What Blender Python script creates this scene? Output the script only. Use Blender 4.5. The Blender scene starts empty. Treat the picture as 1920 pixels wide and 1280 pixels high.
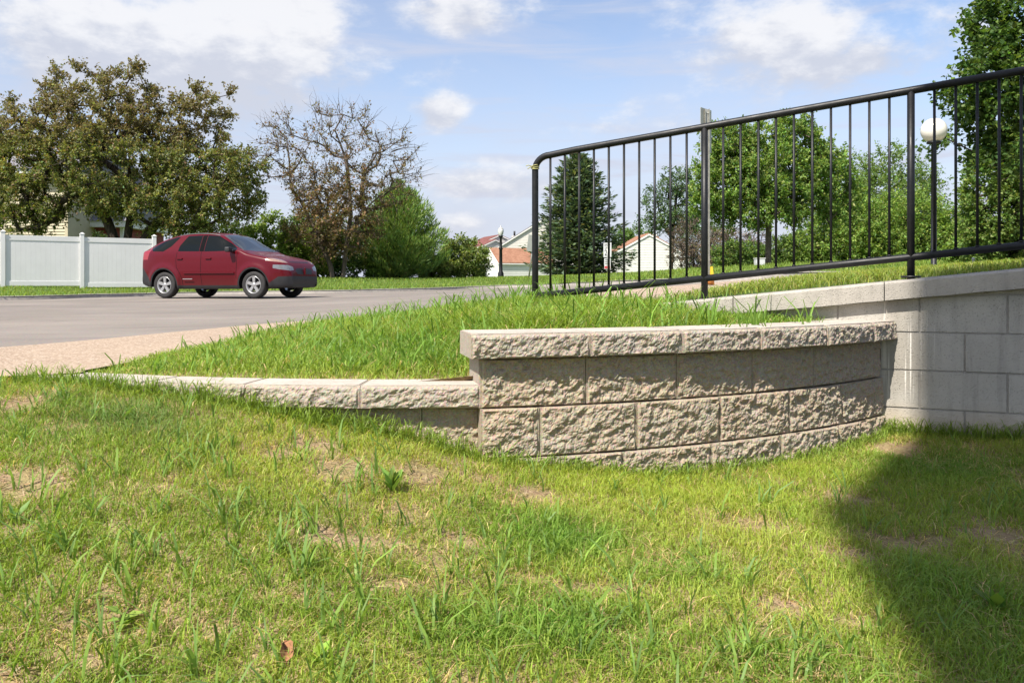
import bpy, bmesh, math, random
import numpy as np
from mathutils import Vector, Matrix
from mathutils.geometry import delaunay_2d_cdt

S = bpy.context.scene
COL = S.collection
rng = np.random.default_rng(7)
random.seed(7)
R = math.radians
FPX, HOR = 1557.0, 532.0            # focal length and horizon of the 1920 px photograph

# ------------------------------------------------------------------ camera, sky, sun, exposure
cam = bpy.data.cameras.new('camera'); camo = bpy.data.objects.new('camera', cam); COL.objects.link(camo)
camo.location = (0, 0, 0); camo.rotation_euler = (R(90), 0, 0)
cam.sensor_width = 36.0; cam.lens = FPX / 1920 * 36.0
cam.shift_y = -(640 - HOR) / 1920
cam.clip_start = 0.05; cam.clip_end = 3000
S.camera = camo

SUN = Vector((-0.475, -0.615, 1.0)).normalized()      # towards the sun
sl = bpy.data.lights.new('sun', 'SUN'); sl.energy = 4.2; sl.angle = R(0.5); sl.color = (1.0, 0.94, 0.84)
slo = bpy.data.objects.new('sun', sl); COL.objects.link(slo)
slo.rotation_euler = SUN.to_track_quat('Z', 'Y').to_euler()
S.view_settings.view_transform = 'Standard'; S.view_settings.look = 'None'
S.view_settings.gamma = 1.0; S.view_settings.exposure = 1.0
try: S.view_settings.use_curve_mapping = False
except Exception: pass
S.cycles.use_denoising = True
S.cycles.max_bounces = 8; S.cycles.transparent_max_bounces = 8

class NB:
    """small helper to write node trees"""
    def __init__(s, tree): s.t = tree; s.t.nodes.clear()
    def n(s, typ, ins=None, **kw):
        nd = s.t.nodes.new(typ)
        for k, v in kw.items(): setattr(nd, k, v)
        for k, v in (ins or {}).items():
            sock = nd.inputs[k]
            if isinstance(v, bpy.types.NodeSocket): s.t.links.new(v, sock)
            else:
                if isinstance(v, (tuple, list)) and len(v) == 3 and sock.type == 'RGBA': v = (*v, 1)
                sock.default_value = v
        return nd
    def math(s, op, a, b=0.0, c=None, clamp=False):
        ins = {0: a, 1: b}
        if c is not None: ins[2] = c
        return s.n('ShaderNodeMath', ins, operation=op, use_clamp=clamp).outputs[0]
    def vmath(s, op, a, b=(0, 0, 0)):
        return s.n('ShaderNodeVectorMath', {0: a, 1: b}, operation=op).outputs[0]
    def mix(s, f, a, b, blend='MIX'):
        nd = s.t.nodes.new('ShaderNodeMix'); nd.data_type = 'RGBA'; nd.blend_type = blend
        for k, v in ((0, f), (6, a), (7, b)):
            if isinstance(v, bpy.types.NodeSocket): s.t.links.new(v, nd.inputs[k])
            else:
                if isinstance(v, (tuple, list)) and len(v) == 3: v = (*v, 1)
                nd.inputs[k].default_value = v
        return nd.outputs[2]
    def ramp(s, f, stops, mode='LINEAR'):
        nd = s.n('ShaderNodeValToRGB', {0: f}); cr = nd.color_ramp; cr.interpolation = mode
        while len(cr.elements) < len(stops): cr.elements.new(0.5)
        for e, (p, c) in zip(cr.elements, stops):
            e.position = p
            e.color = (c, c, c, 1) if isinstance(c, (int, float)) else (*c, 1)
        return nd.outputs[0]
    def smooth(s, v, a, b):
        return s.n('ShaderNodeMapRange', {0: v, 1: a, 2: b, 3: 0.0, 4: 1.0}, interpolation_type='SMOOTHSTEP').outputs[0]
    def noise(s, vec, scale, detail=4, rough=0.55, dist=0.0):
        return s.n('ShaderNodeTexNoise', {'Vector': vec, 'Scale': scale, 'Detail': detail, 'Roughness': rough, 'Distortion': dist}).outputs[0]
    def bump(s, h, strength=0.5, dist=0.01):
        return s.n('ShaderNodeBump', {'Height': h, 'Strength': strength, 'Distance': dist}).outputs[0]
    def coord(s, which='Object'): return s.n('ShaderNodeTexCoord').outputs[which]
    def scale(s, v, sc): return s.n('ShaderNodeMapping', {'Vector': v, 'Scale': sc}).outputs[0]

# ---- world: Nishita sky with cumulus and thin high cloud
W = bpy.data.worlds.new('World'); S.world = W; W.use_nodes = True
b = NB(W.node_tree)
sky = b.n('ShaderNodeTexSky', sky_type='NISHITA', sun_disc=False)
sky.sun_elevation = math.asin(SUN.z); sky.sun_rotation = math.atan2(SUN.x, SUN.y)
sky.altitude = 200; sky.air_density = 1.0; sky.dust_density = 1.2; sky.ozone_density = 1.0
gen = b.coord('Generated')
d = b.vmath('NORMALIZE', gen)
sx = b.n('ShaderNodeSeparateXYZ', {0: d})
az = b.math('ARCTAN2', sx.outputs[0], sx.outputs[1])
el = b.math('ARCSINE', sx.outputs[2])
def direc(px, py):
    a = math.atan((px - 960) / FPX); return a, math.atan((HOR - py) / FPX * math.cos(a))
# coverage: placed cumulus banks + a general scatter everywhere else
fl = b.n('ShaderNodeCombineXYZ', {0: az, 1: b.math('MULTIPLY', el, 1.9), 2: 0.37}).outputs[0]
n1 = b.noise(fl, 7.0, 9, 0.60, 0.2)
n2 = b.noise(fl, 22.0, 6, 0.62, 0.1)
nz = b.math('ADD', b.math('MULTIPLY', n1, 0.72), b.math('MULTIPLY', n2, 0.28))
blobs = [  # px, py, rx, ry, weight
    (340, 95, 330, 115, 1.0), (500, 70, 170, 105, 1.05), (220, 50, 150, 70, .9), (430, 150, 260, 60, .75),
    (1490, 92, 200, 88, 1.0), (1600, 95, 90, 60, .85), (1380, 60, 90, 55, .8),
    (830, 212, 60, 34, .85), (860, 20, 130, 50, .7), (1440, 185, 90, 45, .5), (930, 345, 150, 42, .72), (950, 312, 90, 22, .55),
    (870, 418, 60, 20, .6), (1250, 200, 160, 60, .42), (1130, 240, 200, 50, .35), (1790, 40, 120, 70, .55), (40, 60, 90, 40, .4)]
cov = None; shade = None
for px, py, rx, ry, w in blobs:
    a, e = direc(px, py); ra, re_ = rx / FPX * math.cos(a), ry / FPX
    u = b.math('DIVIDE', b.math('SUBTRACT', az, a), ra); v = b.math('DIVIDE', b.math('SUBTRACT', el, e), re_)
    q = b.math('ADD', b.math('MULTIPLY', u, u), b.math('MULTIPLY', v, v))
    g = b.math('MULTIPLY', b.math('POWER', 2.718, b.math('MULTIPLY', q, -0.85)), w)
    sh = b.math('MULTIPLY', b.math('MULTIPLY', g, v), 0.5)
    cov = g if cov is None else b.math('MAXIMUM', cov, g)
    shade = sh if shade is None else b.math('ADD', shade, sh)
gen_cov = b.noise(b.n('ShaderNodeCombineXYZ', {0: az, 1: b.math('MULTIPLY', el, 1.5), 2: 4.2}).outputs[0], 2.6, 3, 0.5)
outside = b.smooth(b.math('ABSOLUTE', az), 0.62, 0.8)
outside = b.math('MAXIMUM', outside, b.smooth(el, 0.36, 0.5))
gen_m = b.math('MULTIPLY', b.math('MULTIPLY', b.smooth(gen_cov, 0.46, 0.72), 1.0), outside)
cov = b.math('MAXIMUM', cov, gen_m)
dens = b.math('ADD', b.math('MULTIPLY', cov, 0.62), b.math('MULTIPLY', b.math('SUBTRACT', nz, 0.5), 1.15))
cum = b.smooth(dens, 0.15, 0.46)
# thin high cloud: streaks along a slanting direction, everywhere
st = b.n('ShaderNodeMapping', {'Vector': fl, 'Rotation': (0, 0, R(-38)), 'Scale': (1.6, 7.5, 1)}).outputs[0]
cir = b.smooth(b.noise(st, 2.3, 7, 0.6, 0.6), 0.46, 0.80)
veil = b.smooth(b.noise(fl, 3.0, 5, 0.55, 0.3), 0.36, 0.74)
cir = b.math('ADD', b.math('MULTIPLY', cir, 0.58), b.math('MULTIPLY', veil, 0.30))
lowhaze = b.math('MULTIPLY', b.math('SUBTRACT', 1.0, b.smooth(el, 0.02, 0.30)), 0.85)
thin = b.math('ADD', cir, lowhaze, clamp=True)
relief = b.math('ADD', b.math('MULTIPLY', b.math('SUBTRACT', n2, 0.5), 1.6), shade)
ccol = b.mix(b.smooth(relief, -0.35, 0.35), (2.85, 2.98, 3.4), (4.15, 4.15, 4.25))
skyc = b.mix(1.0, sky.outputs[0], (0.90, 0.86, 0.87), 'MULTIPLY')
c1 = b.mix(thin, skyc, (2.88, 3.04, 3.62))
c2 = b.mix(b.math('MULTIPLY', cum, 0.92), c1, ccol)
bg = b.n('ShaderNodeBackground', {0: c2, 1: 0.115})
b.n('ShaderNodeOutputWorld', {0: bg.outputs[0]})

# ------------------------------------------------------------------ numpy noise, mesh helpers
def _hash(ix, iy, iz, seed=0):
    h = (ix.astype(np.int64) * 374761393 + iy.astype(np.int64) * 668265263 + iz.astype(np.int64) * 2147483647 + seed * 144269) & 0xFFFFFFFF
    h = np.atleast_1d(h); h = ((h ^ (h >> 13)) * 1274126177) & 0xFFFFFFFF
    h = ((h ^ (h >> 16)) * 2246822519) & 0xFFFFFFFF
    return (((h ^ (h >> 15)) & 0xFFFFFF) / float(0x1000000)).reshape(np.shape(ix))
def vnoise(x, y, z=None, seed=0):
    x = np.asarray(x, float); y = np.asarray(y, float); z = np.zeros_like(x) if z is None else np.asarray(z, float)
    ix, iy, iz = np.floor(x), np.floor(y), np.floor(z)
    fx, fy, fz = x - ix, y - iy, z - iz
    fx, fy, fz = fx * fx * (3 - 2 * fx), fy * fy * (3 - 2 * fy), fz * fz * (3 - 2 * fz)
    r = 0
    for a in (0, 1):
        for c in (0, 1):
            for e in (0, 1):
                w = (fx if a else 1 - fx) * (fy if c else 1 - fy) * (fz if e else 1 - fz)
                r = r + w * _hash(ix + a, iy + c, iz + e, seed)
    return r
def fbm(x, y, z=None, octv=4, seed=0, gain=0.5):
    r = 0; amp = 1.0; tot = 0; f = 1.0
    for o in range(octv):
        r = r + amp * vnoise(np.asarray(x) * f, np.asarray(y) * f, None if z is None else np.asarray(z) * f, seed + o * 17)
        tot += amp; amp *= gain; f *= 2.03
    return r / tot
def worley(x, y, seed=0):
    ix, iy = np.floor(x), np.floor(y)
    best = np.full(np.shape(x), 9.0); val = np.zeros(np.shape(x))
    for a in (-1, 0, 1):
        for c in (-1, 0, 1):
            px = ix + a + _hash(ix + a, iy + c, ix * 0, seed); py = iy + c + _hash(ix + a, iy + c, ix * 0, seed + 5)
            dd = np.hypot(px - x, py - y); v = _hash(ix + a, iy + c, ix * 0, seed + 9)
            m = dd < best; best = np.where(m, dd, best); val = np.where(m, v, val)
    return best, val
def sstep(v, a, c):
    t = np.clip((np.asarray(v, float) - a) / (c - a), 0, 1); return t * t * (3 - 2 * t)

def mesh_np(name, V, faces4=None, faces3=None, tint=None, smooth=False):
    """mesh from numpy arrays of quads and / or triangles, optional per-vertex colour called tint"""
    me = bpy.data.meshes.new(name)
    V = np.asarray(V, np.float32).reshape(-1, 3)
    loops, sizes = [], []
    if faces4 is not None and len(faces4): f = np.asarray(faces4, np.int32).reshape(-1, 4); loops.append(f.ravel()); sizes.append(np.full(len(f), 4, np.int32))
    if faces3 is not None and len(faces3): f = np.asarray(faces3, np.int32).reshape(-1, 3); loops.append(f.ravel()); sizes.append(np.full(len(f), 3, np.int32))
    loops = np.concatenate(loops); sizes = np.concatenate(sizes)
    me.vertices.add(len(V)); me.vertices.foreach_set('co', V.ravel())
    me.loops.add(len(loops)); me.loops.foreach_set('vertex_index', loops)
    me.polygons.add(len(sizes)); st = np.concatenate([[0], np.cumsum(sizes)[:-1]]).astype(np.int32)
    me.polygons.foreach_set('loop_start', st); me.polygons.foreach_set('loop_total', sizes)
    me.polygons.foreach_set('use_smooth', np.full(len(sizes), smooth))
    if tint is not None:
        at = me.color_attributes.new('tint', 'FLOAT_COLOR', 'POINT')
        t = np.ones((len(V), 4), np.float32); t[:, :3] = tint; at.data.foreach_set('color', t.ravel())
    me.update(calc_edges=True); me.validate()
    return me

def link(name, me, mat=None, parent=None, loc=None):
    o = bpy.data.objects.new(name, me); COL.objects.link(o)
    if mat is not None and me is not None and not me.materials: me.materials.append(mat)
    if parent is not None: o.parent = parent
    if loc is not None: o.location = loc
    return o
def tag(o, label, cat, group=None):
    o['label'] = label; o['category'] = cat
    if group: o['group'] = group
    return o
def thing(name, label, cat, loc=(0, 0, 0), rz=0.0, group=None):
    o = bpy.data.objects.new(name, None); COL.objects.link(o); o.location = loc; o.rotation_euler = (0, 0, rz)
    o.empty_display_size = 0.2
    return tag(o, label, cat, group)
def structure(o): o['kind'] = 'structure'; return o
def stuff(o, label=None, cat=None):
    o['kind'] = 'stuff'
    if label: o['label'] = label; o['category'] = cat
    return o

class MB:
    """collects boxes, tubes, prisms into one mesh"""
    def __init__(s): s.bm = bmesh.new()
    def box(s, c, size, rot=None, bevel=0.0):
        m = Matrix.Translation(c) @ (rot.to_4x4() if rot is not None else Matrix.Identity(4)) @ Matrix.Diagonal((*size, 1))
        r = bmesh.ops.create_cube(s.bm, size=1.0, matrix=m)
        if bevel:
            es = list({e for v in r['verts'] for e in v.link_edges})
            bmesh.ops.bevel(s.bm, geom=es, offset=bevel, segments=2, affect='EDGES', profile=0.6)
        return s
    def tube(s, pts, r, n=12, cap=True):
        pts = [Vector(p) for p in pts]; rr = r if isinstance(r, (list, tuple)) else [r] * len(pts)
        rings = []; up = None
        for i, p in enumerate(pts):
            t = (pts[min(i + 1, len(pts) - 1)] - pts[max(i - 1, 0)]).normalized()
            if up is None: up = Vector((0, 0, 1)) if abs(t.z) < 0.9 else Vector((1, 0, 0))
            x = t.cross(up).normalized(); y = t.cross(x).normalized(); up = -y if (-y).length else up
            up = x.cross(t)
            rings.append([s.bm.verts.new(p + (x * math.cos(2 * math.pi * k / n) + y * math.sin(2 * math.pi * k / n)) * rr[i]) for k in range(n)])
        for a, c in zip(rings, rings[1:]):
            for k in range(n): 
                f = s.bm.faces.new((a[k], a[(k + 1) % n], c[(k + 1) % n], c[k])); f.smooth = True
        if cap:
            s.bm.faces.new(rings[0][::-1]); s.bm.faces.new(rings[-1])
        return s
    def lathe(s, prof, n=24, origin=(0, 0, 0), axis='Z'):
        ox = Vector(origin); rings = []
        for (r, h) in prof:
            ring = []
            for k in range(n):
                a = 2 * math.pi * k / n; cx, cy = r * math.cos(a), r * math.sin(a)
                p = Vector((cx, cy, h)) if axis == 'Z' else Vector((cx, h, cy))
                ring.append(s.bm.verts.new(ox + p))
            rings.append(ring)
        for a, c in zip(rings, rings[1:]):
            for k in range(n):
                f = s.bm.faces.new((a[k], a[(k + 1) % n], c[(k + 1) % n], c[k])); f.smooth = True
        return s
    def prism(s, poly, d0, d1, fn=None):
        """poly in (u, v) extruded between d0 and d1; fn maps (u, d, v) to 3-D"""
        fn = fn or (lambda u, d, v: (u, d, v))
        A = [s.bm.verts.new(fn(u, d0, v)) for u, v in poly]; B = [s.bm.verts.new(fn(u, d1, v)) for u, v in poly]
        s.bm.faces.new(A); s.bm.faces.new(B[::-1]); n = len(poly)
        for k in range(n): s.bm.faces.new((A[(k + 1) % n], A[k], B[k], B[(k + 1) % n]))
        return s
    def quad(s, *p): s.bm.faces.new([s.bm.verts.new(q) for q in p]); return s
    def mesh(s, name):
        me = bpy.data.meshes.new(name); bmesh.ops.recalc_face_normals(s.bm, faces=s.bm.faces[:]); s.bm.to_mesh(me); s.bm.free(); return me
    def build(s, name, mat, parent=None, loc=None): return link(name, s.mesh(name), mat, parent, loc)

# ------------------------------------------------------------------ materials
def new_mat(name):
    m = bpy.data.materials.new(name); m.use_nodes = True
    return m, NB(m.node_tree)
def fin(b, surf, disp=None):
    ins = {0: surf}
    b.n('ShaderNodeOutputMaterial', ins)
def principled(b, color, rough=0.6, normal=None, **kw):
    ins = {'Base Color': color, 'Roughness': rough}
    if normal is not None: ins['Normal'] = normal
    names = {'metal': 'Metallic', 'spec': 'Specular IOR Level', 'coat': 'Coat Weight', 'coatr': 'Coat Roughness', 'trans': 'Transmission Weight', 'emis': 'Emission Color', 'emiss': 'Emission Strength', 'alpha': 'Alpha', 'ior': 'IOR'}
    for k, v in kw.items(): ins[names[k]] = v
    return b.n('ShaderNodeBsdfPrincipled', ins).outputs[0]
def plain(name, color, rough=0.6, var=0.12, scale=6.0, bump=0.0, bscale=80.0, **kw):
    m, b = new_mat(name); co = b.coord()
    n = b.noise(co, scale, 5, 0.6)
    dark = tuple(c * (1 - var) for c in color); lite = tuple(min(1, c * (1 + var)) for c in color)
    colr = b.mix(b.smooth(n, 0.3, 0.7), dark, lite)
    nor = b.bump(b.noise(co, bscale, 3), bump, 0.01) if bump else None
    fin(b, principled(b, colr, rough, nor, **kw)); return m

def leafy(name, gloss=0.35, trans=0.4, gain=1.0):
    m, b = new_mat(name)
    c = b.n('ShaderNodeAttribute', attribute_name='tint').outputs[0]
    c = b.mix(1.0, c, (gain, gain, gain), 'MULTIPLY')
    p = principled(b, c, 0.5, spec=gloss)
    tcol = b.mix(1.0, c, (1.25, 1.2, 0.55), 'MULTIPLY')
    t = b.n('ShaderNodeBsdfTranslucent', {0: tcol}).outputs[0]
    fin(b, b.n('ShaderNodeMixShader', {0: trans, 1: p, 2: t}).outputs[0]); return m
M = {}
M['grass'] = leafy('grass', 0.3, 0.45, 1.45)
M['leaf'] = leafy('leaf', 0.3, 0.42, 1.6)
M['needle'] = leafy('needle', 0.2, 0.32, 1.55)
M['straw'] = leafy('straw', 0.2, 0.2)

def m_soil():
    m, b = new_mat('soil'); co = b.coord()
    n = b.noise(co, 5.0, 6, 0.65); f = b.noise(co, 60, 4, 0.7)
    c = b.mix(b.smooth(n, 0.35, 0.65), (0.23, 0.15, 0.09), (0.38, 0.265, 0.165))
    c = b.mix(b.smooth(f, 0.35, 0.75), c, (0.42, 0.32, 0.20))
    c = b.mix(b.math('MULTIPLY', b.smooth(b.noise(co, 14, 5, 0.7), 0.40, 0.60), 0.45), c, (0.27, 0.26, 0.085))
    c = b.mix(b.smooth(b.noise(co, 170, 2, 0.5), 0.60, 0.70), c, (0.13, 0.09, 0.055))
    h = b.math('ADD', b.noise(co, 22, 5, 0.7), b.math('MULTIPLY', b.noise(co, 140, 3), 0.4))
    fin(b, principled(b, c, 0.95, b.bump(h, 0.8, 0.03), spec=0.1)); return m
M['soil'] = m_soil()
def m_turf():
    m, b = new_mat('turf'); co = b.coord()
    n = b.noise(co, 0.6, 5, 0.6); f = b.noise(co, 9, 5, 0.7); g = b.noise(b.scale(co, (40, 40, 40)), 1.0, 3, 0.7)
    c = b.mix(b.smooth(n, 0.3, 0.7), (0.085, 0.15, 0.028), (0.15, 0.215, 0.045))
    c = b.mix(b.math('MULTIPLY', b.smooth(f, 0.45, 0.8), 0.6), c, (0.22, 0.23, 0.075))
    c = b.mix(b.smooth(g, 0.42, 0.75), c, (0.05, 0.10, 0.02))
    fin(b, principled(b, c, 0.9, b.bump(b.math('ADD', f, g), 1.0, 0.05), spec=0.15)); return m
M['turf'] = m_turf()
def m_asphalt():
    m, b = new_mat('asphalt'); co = b.coord()
    n = b.noise(co, 0.35, 5, 0.6); s_ = b.noise(b.n('ShaderNodeMapping', {'Vector': co, 'Rotation': (0, 0, R(-32)), 'Scale': (0.25, 1.8, 1)}).outputs[0], 1.2, 6, 0.65)
    f = b.noise(co, 90, 3, 0.7)
    v = b.n('ShaderNodeTexVoronoi', {'Vector': co, 'Scale': 110.0}).outputs['Color']
    c = b.mix(b.smooth(n, 0.3, 0.7), (0.21, 0.182, 0.158), (0.295, 0.256, 0.224))
    c = b.mix(b.math('MULTIPLY', b.smooth(s_, 0.42, 0.75), 0.55), c, (0.13, 0.118, 0.11))
    c = b.mix(b.smooth(f, 0.35, 0.8), b.mix(0.3, c, (0.08, 0.075, 0.07)), c)
    c = b.mix(0.22, c, v, 'OVERLAY')
    ck = b.n('ShaderNodeTexVoronoi', {'Vector': b.mix(0.08, co, b.n('ShaderNodeTexNoise', {'Vector': co, 'Scale': 1.2}).outputs[1]), 'Scale': 0.33}, feature='DISTANCE_TO_EDGE').outputs[0]
    c = b.mix(b.math('MULTIPLY', b.smooth(ck, 0.006, 0.002), 0.25), c, (0.09, 0.08, 0.07))
    fin(b, principled(b, c, 0.88, b.bump(f, 0.5, 0.006), spec=0.25)); return m
M['asphalt'] = m_asphalt()
def m_aggregate():
    m, b = new_mat('aggregate'); co = b.coord()
    v = b.n('ShaderNodeTexVoronoi', {'Vector': co, 'Scale': 85.0}); v2 = b.n('ShaderNodeTexVoronoi', {'Vector': co, 'Scale': 85.0}, feature='DISTANCE_TO_EDGE').outputs[0]
    k = b.n('ShaderNodeSeparateColor', {0: v.outputs['Color']})
    st = b.ramp(k.outputs[0], [(0.0, (0.25, 0.17, 0.115)), (0.35, (0.42, 0.305, 0.215)), (0.7, (0.54, 0.41, 0.30)), (1.0, (0.68, 0.58, 0.47))])
    c = b.mix(b.smooth(v2, 0.02, 0.12), (0.35, 0.265, 0.195), st)
    c = b.mix(b.math('MULTIPLY', b.smooth(b.noise(co, 0.9, 5, 0.6), 0.35, 0.7), 0.4), c, (0.48, 0.365, 0.265))
    c = b.mix(b.math('MULTIPLY', b.smooth(b.noise(co, 4.0, 5, 0.7), 0.55, 0.8), 0.35), c, (0.25, 0.19, 0.15))
    fin(b, principled(b, c, 0.8, b.bump(b.smooth(v2, 0.0, 0.2), 0.7, 0.006), spec=0.3)); return m
M['aggregate'] = m_aggregate()
def m_split(name, base, warm):
    m, b = new_mat(name); co = b.coord()
    n = b.noise(co, 5, 6, 0.65); f = b.noise(co, 45, 5, 0.7); g = b.noise(co, 160, 3, 0.6)
    c = b.mix(b.smooth(n, 0.3, 0.7), base, warm)
    c = b.mix(b.math('MULTIPLY', b.smooth(f, 0.42, 0.75), 0.5), c, tuple(min(1, x * 1.35) for x in base))
    c = b.mix(b.smooth(g, 0.56, 0.72), c, tuple(x * 0.62 for x in base))
    v = b.n('ShaderNodeTexVoronoi', {'Vector': co, 'Scale': 190.0}).outputs['Color']
    c = b.mix(0.18, c, v, 'OVERLAY')
    h = b.math('ADD', f, b.math('MULTIPLY', g, 0.5))
    fin(b, principled(b, c, 0.92, b.bump(h, 0.7, 0.008), spec=0.2)); return m
M['split'] = m_split('split_face_concrete', (0.335, 0.288, 0.226), (0.355, 0.283, 0.202))
M['split_cap'] = m_split('split_face_cap', (0.345, 0.303, 0.25), (0.36, 0.305, 0.24))
def m_concrete(name, a, c2, streak=False):
    m, b = new_mat(name); co = b.coord()
    n = b.noise(co, 3.2, 6, 0.6); f = b.noise(co, 130, 3, 0.6); g = b.noise(b.scale(co, (14, 14, 1.5)), 1.0, 5, 0.65)
    c = b.mix(b.smooth(n, 0.3, 0.7), a, c2)
    c = b.mix(b.math('MULTIPLY', b.smooth(g, 0.45, 0.75), 0.5), c, tuple(x * 0.62 for x in a))
    c = b.mix(b.math('MULTIPLY', b.smooth(b.noise(co, 11, 6, 0.75), 0.5, 0.72), 0.35), c, tuple(x * 0.7 for x in a))
    c = b.mix(b.math('MULTIPLY', b.smooth(f, 0.6, 0.74), 0.4), c, tuple(x * 0.5 for x in a))
    if streak:
        sp = b.n('ShaderNodeSeparateXYZ', {0: co})
        zone = b.math('MULTIPLY', b.smooth(sp.outputs[0], 1.98, 2.06), b.math('SUBTRACT', 1.0, b.smooth(sp.outputs[0], 2.16, 2.28)))
        zone = b.math('MULTIPLY', zone, b.smooth(sp.outputs[2], -0.68, -0.50))
        sw = b.noise(b.scale(co, (62, 62, 1.1)), 1.0, 3, 0.5, 0.15)
        c = b.mix(b.math('MULTIPLY', zone, 0.30), c, (0.27, 0.23, 0.18))
        c = b.mix(b.math('MULTIPLY', zone, b.smooth(sw, 0.56, 0.66)), c, (0.74, 0.70, 0.64))
        low = b.math('SUBTRACT', 1.0, b.smooth(b.math('ADD', sp.outputs[2], b.math('MULTIPLY', n, 0.16)), -0.68, -0.52))
        c = b.mix(b.math('MULTIPLY', low, 0.55), c, (0.50, 0.40, 0.29))
    pit = b.n('ShaderNodeTexVoronoi', {'Vector': co, 'Scale': 95.0}).outputs[0]
    h = b.math('ADD', b.math('MULTIPLY', f, 0.6), b.smooth(pit, 0.05, 0.3))
    fin(b, principled(b, c, 0.9, b.bump(h, 0.7, 0.006), spec=0.25)); return m
M['cmu'] = m_concrete('grey_block', (0.385, 0.365, 0.33), (0.46, 0.435, 0.395), True)
M['mortar'] = m_concrete('mortar', (0.33, 0.31, 0.285), (0.39, 0.37, 0.34))
M['coping'] = m_concrete('coping_concrete', (0.34, 0.315, 0.28), (0.42, 0.39, 0.345))
M['captop'] = m_concrete('cap_concrete', (0.44, 0.385, 0.33), (0.50, 0.445, 0.385))
M['kerb'] = m_concrete('kerb_concrete', (0.30, 0.275, 0.25), (0.38, 0.35, 0.31))
def m_blackpaint():
    m, b = new_mat('black_paint'); co = b.coord()
    c = b.mix(b.smooth(b.noise(co, 9, 5, 0.7), 0.3, 0.7), (0.006, 0.007, 0.008), (0.014, 0.014, 0.016))
    chip = b.smooth(b.noise(co, 38, 6, 0.7), 0.69, 0.73)
    c = b.mix(chip, c, (0.16, 0.085, 0.055))
    chip2 = b.smooth(b.noise(co, 70, 4, 0.7), 0.74, 0.77)
    c = b.mix(chip2, c, (0.42, 0.42, 0.42))
    fin(b, principled(b, c, b.ramp(b.noise(co, 14, 4), [(0.3, 0.38), (0.7, 0.55)]), b.bump(b.noise(co, 60, 4), 0.2, 0.003), spec=0.35)); return m
M['black_paint'] = m_blackpaint()
def m_bark(name, a, c2):
    m, b = new_mat(name); co = b.coord()
    n = b.noise(b.scale(co, (14, 14, 3)), 1.0, 6, 0.65)
    fin(b, principled(b, b.mix(b.smooth(n, 0.3, 0.7), a, c2), 0.95, b.bump(n, 0.9, 0.05), spec=0.1)); return m
M['bark'] = m_bark('bark', (0.030, 0.024, 0.020), (0.075, 0.060, 0.048))
M['bark_grey'] = m_bark('bark_grey', (0.075, 0.060, 0.048), (0.16, 0.13, 0.105))
M['vinyl'] = plain('white_vinyl', (0.70, 0.695, 0.69), 0.42, 0.03, 2.0)
M['white_siding'] = plain('white_siding', (0.64, 0.63, 0.59), 0.55, 0.05, 1.2)
M['beige_siding'] = plain('beige_siding', (0.50, 0.44, 0.31), 0.6, 0.07, 1.0)
M['grey_siding'] = plain('grey_siding', (0.58, 0.55, 0.51), 0.6, 0.07, 1.0)
M['trim'] = plain('white_trim', (0.70, 0.69, 0.67), 0.5, 0.03)
M['door_grey'] = plain('garage_door_paint', (0.62, 0.62, 0.64), 0.5, 0.04)
M['red_brick'] = plain('dark_red_wall', (0.21, 0.045, 0.042), 0.8, 0.15, 4.0)
M['dark_red'] = plain('dark_red_shingle', (0.16, 0.055, 0.045), 0.9, 0.25, 3.0)
def m_shingle(name, a, c2):
    m, b = new_mat(name); co = b.coord()
    n = b.noise(b.scale(co, (3.3, 3.3, 7)), 1.0, 4, 0.7); f = b.noise(co, 1.2, 4)
    c = b.mix(b.smooth(n, 0.3, 0.7), a, c2); c = b.mix(b.math('MULTIPLY', b.smooth(f, 0.4, 0.7), 0.35), c, tuple(x * 0.75 for x in a))
    fin(b, principled(b, c, 0.95, spec=0.1)); return m
M['orange_shingle'] = m_shingle('orange_shingle', (0.25, 0.125, 0.08), (0.35, 0.19, 0.125))
M['grey_shingle'] = m_shingle('grey_shingle', (0.16, 0.155, 0.17), (0.25, 0.24, 0.26))
M['galv'] = plain('galvanised_steel', (0.34, 0.34, 0.31), 0.45, 0.2, 12, metal=0.55)
M['signback'] = plain('sign_back', (0.46, 0.46, 0.43), 0.5, 0.1, 5, metal=0.3)
M['signwhite'] = plain('sign_white', (0.52, 0.53, 0.54), 0.4, 0.03)
M['signblack'] = plain('sign_black', (0.012, 0.012, 0.012), 0.5, 0.0)
M['signred'] = plain('sign_red', (0.40, 0.05, 0.06), 0.5, 0.05)
M['yellow'] = plain('yellow_plastic', (0.75, 0.47, 0.03), 0.5, 0.1)
M['orange'] = plain('orange_rust', (0.40, 0.15, 0.03), 0.6, 0.3, 20)
M['twine'] = plain('yellow_twine', (0.36, 0.35, 0.14), 0.8, 0.2, 60)
M['globe'] = plain('opal_globe', (0.72, 0.69, 0.62), 0.22, 0.02, spec=0.5)
M['lampglass'] = plain('frosted_lamp_glass', (0.62, 0.62, 0.60), 0.3, 0.05)
M['dryleaf'] = plain('dry_leaf', (0.26, 0.12, 0.055), 0.8, 0.3, 30)
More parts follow.
